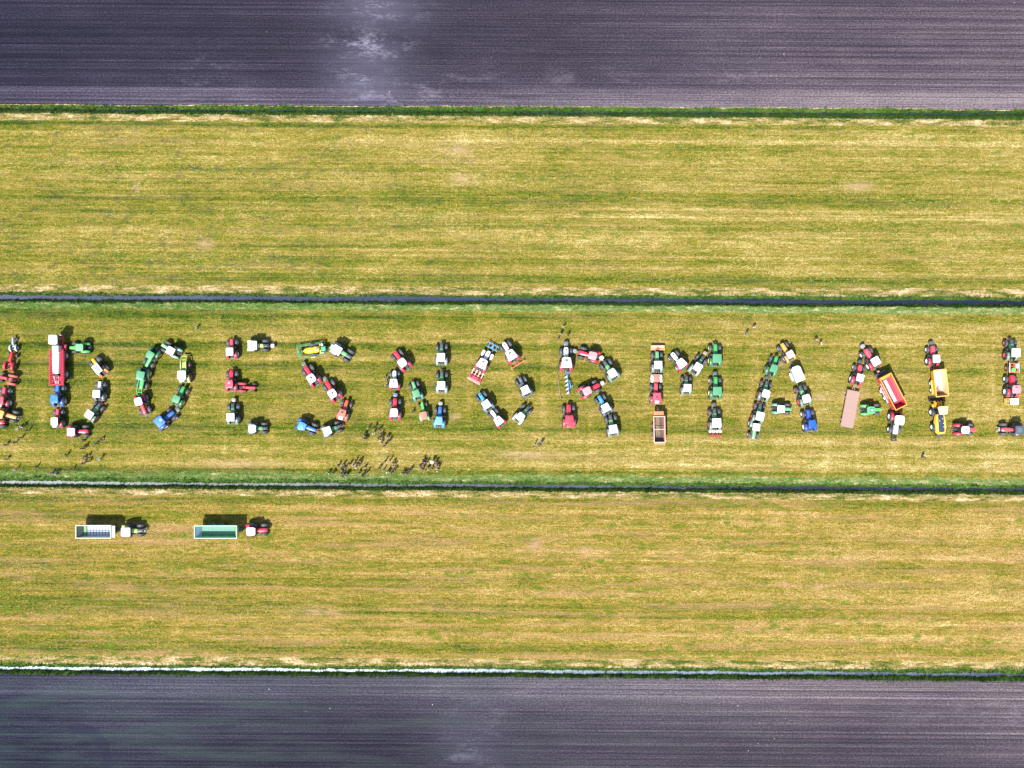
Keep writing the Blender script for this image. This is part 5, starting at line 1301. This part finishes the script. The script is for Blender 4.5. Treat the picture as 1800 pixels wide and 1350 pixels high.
part('rear_frame', 'ts_rear', lambda: MB().beam((-2.8, -1.0, 1.6), (-2.8, 1.0, 1.6), 0.14, 0.14).beam((-2.4, -0.9, 1.2), (-2.4, 0.9, 1.2), 0.12, 0.12).cyl((-2.65, 0, 1.2), (-2.65, 0, 1.95), 0.32, 0.28).beam((-2.8, 0, 1.6), (-1.6, 0, 1.3), 0.12, 0.12), paint((0.02, 0.30, 0.16)), t)
part('chemical_box', 'ts_box', lambda: MB().rbox(1.75, 2.6, -0.5, 0.35, 0.9, 1.75, 0.12, 0.06), paint((0.05, 0.38, 0.24)), t)
part('clean_water_tank', 'ts_cw', lambda: MB().rbox(1.8, 2.2, 0.5, 0.95, 1.0, 1.8, 0.1, 0.05), paint((0.6, 0.72, 0.7)), t)
part('hose_reel', 'ts_reel', lambda: MB().lathe([(0.05, -0.15), (0.26, -0.15), (0.26, 0.15), (0.05, 0.15)], 14, (2.0, -0.85, 1.3)), paint((0.35, 0.4, 0.55)), t)
part('yellow_valve_rack', 'ts_valve', lambda: MB().box(1.45, 1.6, -0.95, 0.95, 1.3, 1.45).box(1.3, 1.7, -0.95, -0.7, 1.35, 1.5), paint((0.66, 0.6, 0.05)), t)
part('mudflap', 'ts_flap', lambda: MB().box(-0.6, 0.2, -1.5, -1.3, 1.0, 1.05), paint((0.85, 0.75, 0.2)), t)

# self-propelled red sprayer
t = root('self_propelled_sprayer', 92.8, 597.0, 0, 3.2, 3.7, 1.0, 'long red self-propelled field sprayer with white cab and white tank, stem of the letter D', 'field sprayer')
CR = paint((0.56, 0.012, 0.05), 0.35, 0.15)
part('chassis', 'sp_ch', lambda: MB().box(-5.4, 3.9, -0.45, 0.45, 1.1, 1.5).box(-5.2, 2.3, -0.95, 0.95, 1.5, 1.62), CR, t)
for ax in (0.2, -3.4):
    for sy in (-1, 1):
        wheel(t, ax, sy * 1.12, 0.95, 0.5, (0.42, 0.46, 0.47))
        part('mudguard', ('sp_mud', ax < 0), lambda: fender_mb(1.02, 0.5, 30, 150), CR, t, loc=(ax, sy * 1.12, 0.95))
part('cab', 'sp_cab', lambda: MB().rbox(2.4, 4.1, -0.75, 0.75, 1.5, 3.5, 0.3, 0.1), GLASS, t)
part('cab_roof', 'sp_roof', lambda: MB().rbox(2.32, 4.1, -0.86, 0.86, 3.5, 3.74, 0.35, 0.05, 0.92, 1.0, 5), paint((0.88, 0.88, 0.88), 0.3, 0.04), t)
part('cab_base', 'sp_base', lambda: MB().rbox(2.3, 4.2, -0.85, 0.85, 1.1, 1.7, 0.2, 0.06), CR, t)
for sy in (-1, 1):
    part('mirror', ('sp_mir', sy), lambda sy=sy: MB().beam((3.9, sy * 0.75, 3.0), (4.1, sy * 1.15, 3.0), 0.05, 0.05).box(4.06, 4.14, sy * 1.15 - 0.12, sy * 1.15 + 0.12, 2.6, 3.1), paint((0.8, 0.8, 0.8)), t)
part('side_deck', 'sp_deck', lambda: MB().rbox(-5.1, 1.2, 0.72, 1.12, 1.9, 2.2, 0.06, 0.04).rbox(-5.1, 1.2, -1.12, -0.72, 1.9, 2.2, 0.06, 0.04), paint((0.66, 0.03, 0.09)), t)
part('engine_deck', 'sp_eng', lambda: MB().rbox(0.95, 2.1, -0.62, 0.62, 1.6, 2.9, 0.12, 0.06), paint((0.62, 0.66, 0.66)), t)
part('engine_grille', 'sp_engg', lambda: MB().box(2.12, 2.3, -0.7, 0.7, 1.7, 2.7), DARK, t)
def sptank():
    m = MB()
    rings = []
    for x, w in ((-3.3, 0.30), (-3.15, 0.52), (-2.0, 0.62), (-0.5, 0.66), (0.7, 0.62), (0.85, 0.72), (1.0, 0.5)):
        rings.append([(x, w * 1.08 * math.copysign(abs(math.cos(a)) ** 0.5, math.cos(a)), 2.2 + 0.7 * min(1, w / 0.55) * math.copysign(abs(math.sin(a)) ** 0.45, math.sin(a))) for a in [2 * math.pi * (i + 0.5) / 20 for i in range(20)]])
    return m.loft(rings)
tk = part('tank', 'sp_tank', sptank, paint((0.86, 0.86, 0.86), 0.35, 0.05), t)
part('filler_cap', 'sp_cap', lambda: MB().cyl((-1.3, 0, 2.9), (-1.3, 0, 3.0), 0.12), GREYM, tk)
for sy in (-1, 1):
    def spboom(sy=sy):
        m = MB()
        for dy, dz in ((0, 0), (0, 0.55), (0.28, 0.28)):
            m.beam((-5.5, sy * (1.05 + dy), 2.1 + dz), (1.4, sy * (1.02 + dy), 2.1 + dz), 0.11, 0.11)
        for k in range(12):
            x = -5.4 + k * 0.56
            m.beam((x, sy * 1.05, 2.1), (x + 0.28, sy * 1.05, 2.65), 0.05, 0.05).beam((x + 0.28, sy * 1.05, 2.65), (x + 0.56, sy * 1.05, 2.1), 0.05, 0.05)
            m.beam((x, sy * 1.05, 2.38), (x + 0.28, sy * 1.33, 2.38), 0.05, 0.05).beam((x + 0.28, sy * 1.33, 2.38), (x + 0.56, sy * 1.05, 2.38), 0.05, 0.05)
        return m
    part('folded_boom', ('spboom', sy), spboom, CR, t)
    part('side_panel', ('sp_side', sy), lambda sy=sy: MB().rbox(-5.0, 1.2, sy * 0.86 - 0.14, sy * 0.86 + 0.14, 1.6, 2.1, 0.05, 0.04), CR, t)
part('rear_frame', 'sp_rear', lambda: MB().beam((-5.45, -1.3, 2.3), (-5.45, 1.3, 2.3), 0.14, 0.16).beam((-4.6, -0.9, 2.3), (-4.6, 0.9, 2.3), 0.12, 0.14).beam((-3.7, 0.5, 2.4), (-5.4, 0.25, 2.0), 0.16, 0.16).beam((-3.7, -0.5, 2.4), (-5.4, -0.25, 2.0), 0.16, 0.16).box(-4.2, -3.9, -0.8, 0.8, 1.7, 2.2), paint((0.62, 0.03, 0.06)), t)
for sy in (-1, 1):
    part('boom_cover', ('sp_cov', sy), lambda sy=sy: MB().rbox(-4.9, 0.9, sy * 1.2 - 0.13, sy * 1.2 + 0.13, 1.85, 2.05, 0.05, 0.03), paint((0.5, 0.02, 0.07)), t)
part('pump_unit', 'sp_pump', lambda: MB().rbox(-4.0, -3.35, -0.35, 0.35, 1.7, 2.5, 0.08, 0.04), DARK, t)
part('rear_valves', 'sp_valv', lambda: MB().box(-5.3, -4.75, -0.4, 0.4, 1.8, 2.15), GREYM, t)
part('access_ladder', 'sp_lad', lambda: MB().beam((2.6, 1.0, 0.5), (2.6, 0.95, 1.6), 0.04, 0.04).beam((3.0, 1.0, 0.5), (3.0, 0.95, 1.6), 0.04, 0.04).box(2.6, 3.0, 0.95, 1.05, 0.6, 0.64).box(2.6, 3.0, 0.95, 1.05, 0.95, 0.99).box(2.6, 3.0, 0.95, 1.05, 1.3, 1.34), GREYM, t)
part('fender_lamp', 'sp_fl', lambda: MB().rbox(1.3, 2.35, -1.45, -1.05, 1.2, 1.5, 0.12, 0.05), paint((0.62, 0.03, 0.1)), t)

# wheel loader
t = root('wheel_loader', 1658.6, 721.4, 356, 0.55, 3.3, 1.0, 'yellow wheel loader with cream cab roof and black bucket, below the yellow tipping trailer', 'wheel loader')
YL = paint((0.86, 0.38, 0.01), 0.3, 0.08)
part('rear_chassis', 'wl_rc', lambda: MB().box(-4.2, -0.3, -0.5, 0.5, 0.6, 1.2), DARK, t)
part('front_chassis', 'wl_fc', lambda: MB().box(-0.3, 1.9, -0.45, 0.45, 0.6, 1.3), YL, t)
for ax in (0.15, -2.75):
    for sy in (-1, 1):
        wheel(t, ax, sy * 1.08, 0.8, 0.6, (0.85, 0.85, 0.85))
        part('mudguard', 'wl_mud', lambda: fender_mb(0.88, 0.5, 40, 150), DARK, t, loc=(ax, sy * 1.05, 0.8))
def wlhood():
    m = MB()
    rings = []
    for x, w in ((-0.25, 0.72), (-0.9, 0.86), (-1.8, 1.04), (-2.8, 1.06), (-3.6, 0.9), (-4.1, 0.62)):
        zt = 2.0 if x > -3.5 else 1.85
        rings.append([(x, -w, 1.1), (x, -w, zt - 0.15), (x, -w * 0.9, zt), (x, w * 0.9, zt), (x, w, zt - 0.15), (x, w, 1.1)])
    return m.loft(rings)
part('engine_cover', 'wl_hood', wlhood, paint((0.88, 0.48, 0.06), 0.3, 0.06), t)
part('engine_deck', 'wl_deck', lambda: MB().rbox(-3.7, -0.35, -0.72, 0.7, 2.0, 2.08, 0.3, 0.02, 0.75, 0.8), paint((0.02, 0.04, 0.08), 0.15), t)
for k in range(7):
    part('deck_vent', 'wl_vent', lambda: MB().box(-0.04, 0.04, -0.42, 0.42, 2.08, 2.11), paint((0.03, 0.05, 0.085)), t, loc=(-3.2 + 0.42 * k, 0, 0))
for (x, y) in ((-1.1, -0.25), (-2.0, -0.42), (-2.7, -0.4), (-1.5, 0.3)):
    part('deck_cap', 'wl_cap', lambda: MB().cyl((0, 0, 2.08), (0, 0, 2.17), 0.08), paint((0.8, 0.8, 0.78)), t, loc=(x, y, 0))
part('cab', 'wl_cab', lambda: MB().rbox(-0.15, 1.25, -0.68, 0.68, 1.3, 3.05, 0.15, 0.06), GLASS, t)
part('cab_roof', 'wl_roof', lambda: MB().rbox(-0.25, 1.35, -0.86, 0.86, 3.05, 3.3, 0.3, 0.06, 1.2, 0.85, 5), paint((0.86, 0.62, 0.30), 0.3, 0.05), t)
part('rear_window_guard', 'wl_rg', lambda: MB().box(-0.32, -0.27, -0.6, 0.6, 2.2, 2.9), DARK, t)
part('lift_arm', 'wl_arm', lambda: MB().beam((0.6, 0.52, 1.6), (2.3, 0.6, 1.1), 0.2, 0.28).beam((0.6, -0.52, 1.6), (2.3, -0.6, 1.1), 0.2, 0.28).box(1.9, 2.1, -0.6, 0.6, 1.05, 1.25), YL, t)
part('lift_cylinder', 'wl_cyl', lambda: MB().cyl((0.4, 0.85, 1.0), (1.8, 0.75, 1.2), 0.08).cyl((0.4, -0.85, 1.0), (1.8, -0.75, 1.2), 0.08), STEEL, t)
part('tilt_link', 'wl_tilt', lambda: MB().rbox(1.2, 1.75, 0.75, 1.2, 1.1, 1.5, 0.1, 0.05).beam((1.0, 0, 1.7), (2.3, 0, 1.3), 0.16, 0.2), YL, t)
def bucket():
    m = MB()
    prof = [(2.35, 1.25), (2.2, 0.8), (2.3, 0.35), (2.65, 0.15), (3.3, 0.1)]
    for (xa, za), (xb, zb) in zip(prof[:-1], prof[1:]):
        m.add([(xa, -1.25, za), (xa, 1.25, za), (xb, 1.25, zb), (xb, -1.25, zb), (xa + 0.05, -1.25, za + 0.05), (xa + 0.05, 1.25, za + 0.05), (xb, 1.25, zb + 0.06), (xb, -1.25, zb + 0.06)], [(0, 1, 2, 3), (7, 6, 5, 4), (0, 4, 5, 1), (2, 6, 7, 3), (1, 5, 6, 2), (0, 3, 7, 4)])
    for sy in (-1, 1):
        y0, y1 = sy * 1.25, sy * 1.3
        V = [(x, y0, z) for x, z in prof] + [(x, y1, z) for x, z in prof]
        n = len(prof)
        m.add(V, [tuple(range(n)), tuple(range(2 * n - 1, n - 1, -1))] + [(i, (i + 1) % n, n + (i + 1) % n, n + i) for i in range(n)])
    return m
part('bucket', 'wl_bucket', bucket, DARK, t)
part('counterweight', 'wl_cw', lambda: MB().rbox(-4.45, -3.9, -0.75, 0.75, 0.6, 1.5, 0.15, 0.06), DARK, t)
part('tow_hitch', 'wl_hitch', lambda: MB().box(-4.75, -4.4, -0.15, 0.15, 0.6, 1.1).box(-4.8, -4.7, -0.25, 0.1, 0.7, 1.3), GREYM, t)
part('exhaust', 'wl_ex', lambda: MB().cyl((-0.8, 0.45, 2.0), (-0.8, 0.45, 2.6), 0.07), DARK, t)
part('mirror', 'wl_mir', lambda: MB().beam((1.0, -0.7, 2.7), (0.8, -1.15, 2.7), 0.04, 0.04).box(0.72, 0.86, -1.22, -1.06, 2.4, 2.8), DARK, t)

# ------------------------------------------------------------ people
def skin_mesh(name, V, E, rootname, sub=1):
    names = list(V)
    me = bpy.data.meshes.new(name)
    me.from_pydata([V[k][0] for k in names], [(names.index(a), names.index(b)) for a, b in E], [])
    o = bpy.data.objects.new(name, me)
    col.objects.link(o)
    md = o.modifiers.new('skin', 'SKIN')
    md.use_smooth_shade = True
    sv = me.skin_vertices[0].data
    for i, k in enumerate(names):
        r = V[k][1]
        sv[i].radius = r if isinstance(r, tuple) else (r, r)
        sv[i].use_root = (k == rootname)
    ss = o.modifiers.new('sub', 'SUBSURF')
    ss.levels = sub
    ss.render_levels = sub
    dg = bpy.context.evaluated_depsgraph_get()
    ev = o.evaluated_get(dg)
    res = bpy.data.meshes.new_from_object(ev)
    res.name = name
    bpy.data.objects.remove(o)
    bpy.data.meshes.remove(me)
    for p in res.polygons:
        p.use_smooth = True
    res.materials.clear()
    res.materials.append(None)
    return res

def pose(kind):
    V, E = {}, []
    step = {'stand': 0.05, 'walk': 0.26, 'phone': 0.04}[kind]
    V['pelvis'] = ((0, 0, 0.97), (0.13, 0.10))
    V['waist'] = ((0, 0, 1.10), (0.12, 0.09))
    V['chest'] = ((0.01, 0, 1.32), (0.15, 0.105))
    V['neck'] = ((0.015, 0, 1.49), 0.055)
    V['jaw'] = ((0.035, 0, 1.57), 0.066)
    V['head'] = ((0.03, 0, 1.66), (0.082, 0.092))
    V['crown'] = ((0.02, 0, 1.725), 0.062)
    V['nose'] = ((0.135, 0, 1.62), 0.013)
    E += [('pelvis', 'waist'), ('waist', 'chest'), ('chest', 'neck'), ('neck', 'jaw'), ('jaw', 'head'), ('head', 'crown'), ('head', 'nose')]
    for s, sy in (('l', 1), ('r', -1)):
        sw = step * sy
        V[s + 'ear'] = ((0.02, sy * 0.098, 1.64), 0.014)
        E.append(('head', s + 'ear'))
        V[s + 'sh'] = ((0.0, sy * 0.19, 1.41), 0.058)
        if kind == 'phone':
            el, wr, pm = (0.06, sy * 0.27, 1.16), (0.27, sy * 0.14, 1.28), (0.34, sy * 0.09, 1.33)
        elif kind == 'walk':
            el, wr, pm = (-sw * 0.5, sy * 0.25, 1.15), (-sw * 0.9 + 0.05, sy * 0.27, 0.92), (-sw * 1.0 + 0.08, sy * 0.27, 0.85)
        else:
            el, wr, pm = (-0.03, sy * 0.25, 1.14), (0.02, sy * 0.27, 0.90), (0.03, sy * 0.27, 0.83)
        V[s + 'el'] = (el, 0.043)
        V[s + 'wr'] = (wr, 0.028)
        V[s + 'pm'] = (pm, (0.034, 0.02))
        E += [('chest', s + 'sh'), (s + 'sh', s + 'el'), (s + 'el', s + 'wr'), (s + 'wr', s + 'pm')]
        d = (Vector(pm) - Vector(wr)).normalized()
        side = Vector((1, 0, 0)) if kind != 'phone' else Vector((0, 0, 1))
        for k, ln in enumerate((0.072, 0.082, 0.076, 0.06)):
            b = Vector(pm) + d * 0.035 + side * (0.026 - 0.0175 * k)
            tip = b + d * ln + Vector((0, -sy * 0.02, 0))
            V['%sf%d' % (s, k)] = (tuple(b + d * 0.01), 0.0088)
            V['%st%d' % (s, k)] = (tuple(tip), 0.0075)
            E += [(s + 'pm', '%sf%d' % (s, k)), ('%sf%d' % (s, k), '%st%d' % (s, k))]
        th = Vector(wr) + d * 0.03 + side * 0.045
        V[s + 'th'] = (tuple(th + d * 0.035), 0.0095)
        E.append((s + 'wr', s + 'th'))
        V[s + 'hip'] = ((sw * 0.15, sy * 0.095, 0.90), 0.092)
        V[s + 'kn'] = ((sw * 0.75 + 0.03, sy * 0.11, 0.50), 0.060)
        V[s + 'an'] = ((sw * 1.15 - 0.03, sy * 0.12, 0.09), 0.040)
        V[s + 'toe'] = ((sw * 1.15 + 0.14, sy * 0.13, 0.035), 0.034)
        E += [('pelvis', s + 'hip'), (s + 'hip', s + 'kn'), (s + 'kn', s + 'an'), (s + 'an', s + 'toe')]
    return V, E

def sub_skeleton(V, E, keep, grow):
    V2 = {k: (V[k][0], tuple(x + grow for x in (V[k][1] if isinstance(V[k][1], tuple) else (V[k][1],) * 2))) for k in keep}
    return V2, [(a, b) for a, b in E if a in keep and b in keep]

POSES = {}
for kind in ('stand', 'walk', 'phone'):
    V, E = pose(kind)
    body_me = skin_mesh('body', V, E, 'pelvis')
    up = ['waist', 'chest', 'lsh', 'rsh', 'lel', 'rel', 'lwr', 'rwr']
    V2, E2 = sub_skeleton(V, E, up, 0.018)
    V2['hem'] = ((0, 0, 0.93), (0.155, 0.125))
    E2.append(('waist', 'hem'))
    jacket = skin_mesh('jacket', V2, E2, 'chest')
    dn = ['pelvis', 'lhip', 'rhip', 'lkn', 'rkn', 'lan', 'ran']
    V3, E3 = sub_skeleton(V, E, dn, 0.016)
    trousers = skin_mesh('trousers', V3, E3, 'pelvis')
    hm = MB()
    rings = []
    for k, (z, rx) in enumerate(((1.60, 0.098), (1.66, 0.105), (1.72, 0.092), (1.765, 0.055), (1.78, 0.015))):
        rings.append([(0.012 - 0.022 * (1 if k < 2 else 0) + rx * 1.02 * math.cos(a), rx * 0.95 * math.sin(a), z + (0.05 * max(0, math.cos(a)) if k == 0 else 0)) for a in [2 * math.pi * i / 12 for i in range(12)]])
    hair = hm.loft(rings).mesh('hair', 80)
    POSES[kind] = (body_me, jacket, trousers, hair)
def shoe_mb(V, s):
    a, t_ = V[s + 'an'][0], V[s + 'toe'][0]
    m = MB()
    x0, x1 = a[0] - 0.06, t_[0] + 0.05
    return m.rbox(x0, x1, t_[1] - 0.055, t_[1] + 0.055, 0.0, 0.09, 0.045, 0.02)
for kind in list(POSES):
    V, E = pose(kind)
    POSES[kind] += (shoe_mb(V, 'l').mesh('shoe'), shoe_mb(V, 'r').mesh('shoe'))

SKIN = paint((0.48, 0.28, 0.20), 0.6, 0.05, 0, 0, 'skin')
HAIRS = [paint(c, 0.6, 0.1, 0, 0, 'hair') for c in ((0.03, 0.02, 0.015), (0.10, 0.06, 0.03), (0.28, 0.18, 0.09), (0.25, 0.24, 0.23))]
TROU = [paint(c, 0.8, 0.1, 0, 0, 'cloth') for c in ((0.03, 0.04, 0.08), (0.03, 0.03, 0.035), (0.07, 0.10, 0.18), (0.22, 0.19, 0.14))]
SHIRT = {'d': ((0.035, 0.038, 0.06), 'a dark jacket'), 'k': ((0.012, 0.012, 0.014), 'a black top'), 'w': ((0.78, 0.78, 0.78), 'a white shirt'), 'g': ((0.25, 0.26, 0.28), 'a grey top'),
         'b': ((0.52, 0.40, 0.28), 'a beige top'), 'p': ((0.62, 0.36, 0.38), 'a pink top'), 'u': ((0.03, 0.10, 0.55), 'a bright blue jacket'), 'l': ((0.40, 0.36, 0.48), 'a lilac top'), 'n': ((0.02, 0.03, 0.10), 'a navy jacket')}
ORD = ['first', 'second', 'third', 'fourth', 'fifth', 'sixth', 'seventh', 'eighth', 'ninth', 'tenth', 'eleventh', 'twelfth', 'thirteenth', 'fourteenth', 'fifteenth', 'sixteenth', 'seventeenth',
       'eighteenth', 'nineteenth', 'twentieth', 'twenty-first', 'twenty-second', 'twenty-third', 'twenty-fourth', 'twenty-fifth']
prnd = random.Random(5)
def person(px, py, shirt, label, kind=None, hat=None):
    kind = kind or prnd.choice(['stand', 'stand', 'walk', 'phone'])
    x, y = W(px, py, 1.5)
    t = bpy.data.objects.new('person', None)
    col.objects.link(t)
    t.location = (x, y, 0)
    t.rotation_euler = (0, 0, prnd.uniform(0, 6.28))
    s = prnd.uniform(0.95, 1.06)
    t.scale = (s, s, s)
    tag(t, label, 'person', 'people watching and walking on the meadow')
    b, j, tr, h, s1, s2 = POSES[kind]
    put('body', b, SKIN, t)
    put('jacket', j, paint(SHIRT[shirt][0], 0.85, 0.06, 0, 0, 'cloth'), t)
    put('trousers', tr, prnd.choice(TROU), t)
    put('hair', h, prnd.choice(HAIRS), t)
    for sm in (s1, s2):
        put('shoe', sm, DARK, t)
    if hat:
        part('sun_hat', 'sun_hat', lambda: MB().cyl((0.02, 0, 1.72), (0.02, 0, 1.75), 0.30, 0.28, 18).cyl((0.02, 0, 1.75), (0.02, 0, 1.84), 0.10, 0.08, 14), paint((0.85, 0.85, 0.85), 0.6, 0.02), t)
        part('hat_top', 'hat_top', lambda: MB().cyl((0.02, 0, 1.84), (0.02, 0, 1.85), 0.05, 0.05, 12), DARK, t)
    return t

CROWDS = [
    ('beside the orange tractor', [(28.7, 753.5, 'w'), (36, 750.3, 'w'), (44.3, 757.2, 'd')]),
    ('at the left picture edge', [(5.5, 782.8, 'd'), (21.7, 778.3, 'b'), (32.2, 770, 'g'), (7, 807.8, 'd')]),
    ('on the verge below letter D', [(24, 824.8, 'w'), (59, 821.7, 'n'), (86, 833.3, 'p'), (91.7, 832.6, 'd'), (96.4, 832.9, 'w'), (123.3, 826, 'd')]),
    ('in the row below letter D', [(112.8, 800.6, 'd'), (142.6, 806.7, 'p'), (149.8, 803.7, 'd'), (142.3, 815.3, 'k'), (151.8, 811.8, 'd'), (172.2, 807.6, 'w'), (142.3, 788.6, 'd'), (146, 785.5, 'k'), (144.4, 774.4, 'n'), (165, 780.6, 'd'), (174.4, 772.8, 'n')]),
    ('in the upper group below letter N', [(646.6, 752.7, 'b'), (657.6, 751, 'k'), (666.2, 755.8, 'd'), (655.6, 761.2, 'w'), (639.3, 765, 'k'), (639.7, 771.6, 'd'), (642.3, 772.3, 'g'), (669.4, 763.9, 'd'), (664.5, 772.4, 'k'), (671, 768.8, 'd'),
        (680.2, 768.8, 'p'), (683.9, 775, 'd'), (669, 778.4, 'w'), (677.4, 780.9, 'k'), (673.5, 784.9, 'd')]),
    ('in the crowd below letter S', [(593.7, 818.3, 'k'), (602.2, 817.4, 'p'), (599.3, 823.4, 'd'), (605.9, 822.6, 'g'), (600.7, 827.6, 'k'), (598.3, 832.6, 'd'), (600.8, 837.9, 'k'), (606.3, 837.5, 'w'), (609.7, 833.6, 'd'), (613.6, 816.3, 'k'),
        (576, 832, 'w'), (584.7, 831.8, 'd')]),
    ('in the second crowd above the ditch', [(623.8, 810, 'k'), (632, 810.8, 'd'), (620.5, 818, 'l'), (624.6, 821.2, 'w'), (631.1, 817.1, 'd'), (639.5, 822.8, 'w'), (630, 831.8, 'd'), (636.8, 835.6, 'k'), (644.8, 829.8, 'd'), (627, 814.5, 'd')]),
    ('in the lower ring below letter N', [(676, 811.8, 'd'), (685, 809, 'k'), (690.4, 813.8, 'd'), (691.4, 819.6, 'l'), (665.8, 823.6, 'd'), (673.2, 826.8, 'l'), (680.2, 829.8, 'w'), (688.2, 830.8, 'k'), (693.7, 826.4, 'd'), (683.3, 828.6, 'd')]),
    ('near the bright blue jacket', [(708, 831.3, 'k'), (711, 831.9, 'd'), (715.3, 832.8, 'd'), (721, 827.1, 'u')]),
    ('in the crowd with the white hat', [(743.4, 809.3, 'k'), (745.0, 813.2, 'l'), (744.2, 815.9, 'p'), (749.8, 813.0, 'k'), (765.8, 812.6, 'd'), (765, 815.9, 'p'), (768, 818.7, 'b'), (739.2, 818.4, 'd'), (738.6, 821.0, 'k'), (742.4, 824.5, 'd'),
        (751.6, 824.4, 'w'), (747.9, 827.2, 'g'), (759.1, 824.4, 'k'), (769, 824.3, 'b'), (767.6, 827.3, 'w'), (753.2, 821.5, 'd'), (771.2, 820.5, 'd')]),
    ('of the trio below the second O', [(941.2, 780.5, 'b'), (952.6, 778.1, 'p'), (948.3, 782.7, 'd')]),
    ('of the four above letter R', [(991, 574, 'w'), (986, 586.7, 'l'), (981, 596, 'd'), (999, 588, 'k')]),
    ('beside the letter N', [(675.2, 663.5, 'b'), (678.6, 677.3, 'p'), (679.7, 668.5, 'k'), (724.4, 724.7, 'g')]),
    ('above letters M and A', [(1326.7, 574.8, 'w'), (1314, 586, 'g'), (1436.7, 597.2, 'l'), (1444.6, 603.4, 'w')]),
]
for where, ppl in CROWDS:
    for i, (px, py, sh) in enumerate(sorted(ppl)):
        person(px, py, sh, 'person in %s, %s from left %s' % (SHIRT[sh][1], ORD[i], where))
person(759.5, 812.4, 'd', 'person under a wide white round hat in the right-hand crowd', 'phone', hat=True)
person(342.4, 576.0, 'w', 'lone person in white standing far above the first letter O')
person(1625.8, 803.8, 'd', 'lone person in dark clothes below the letter L', 'stand')
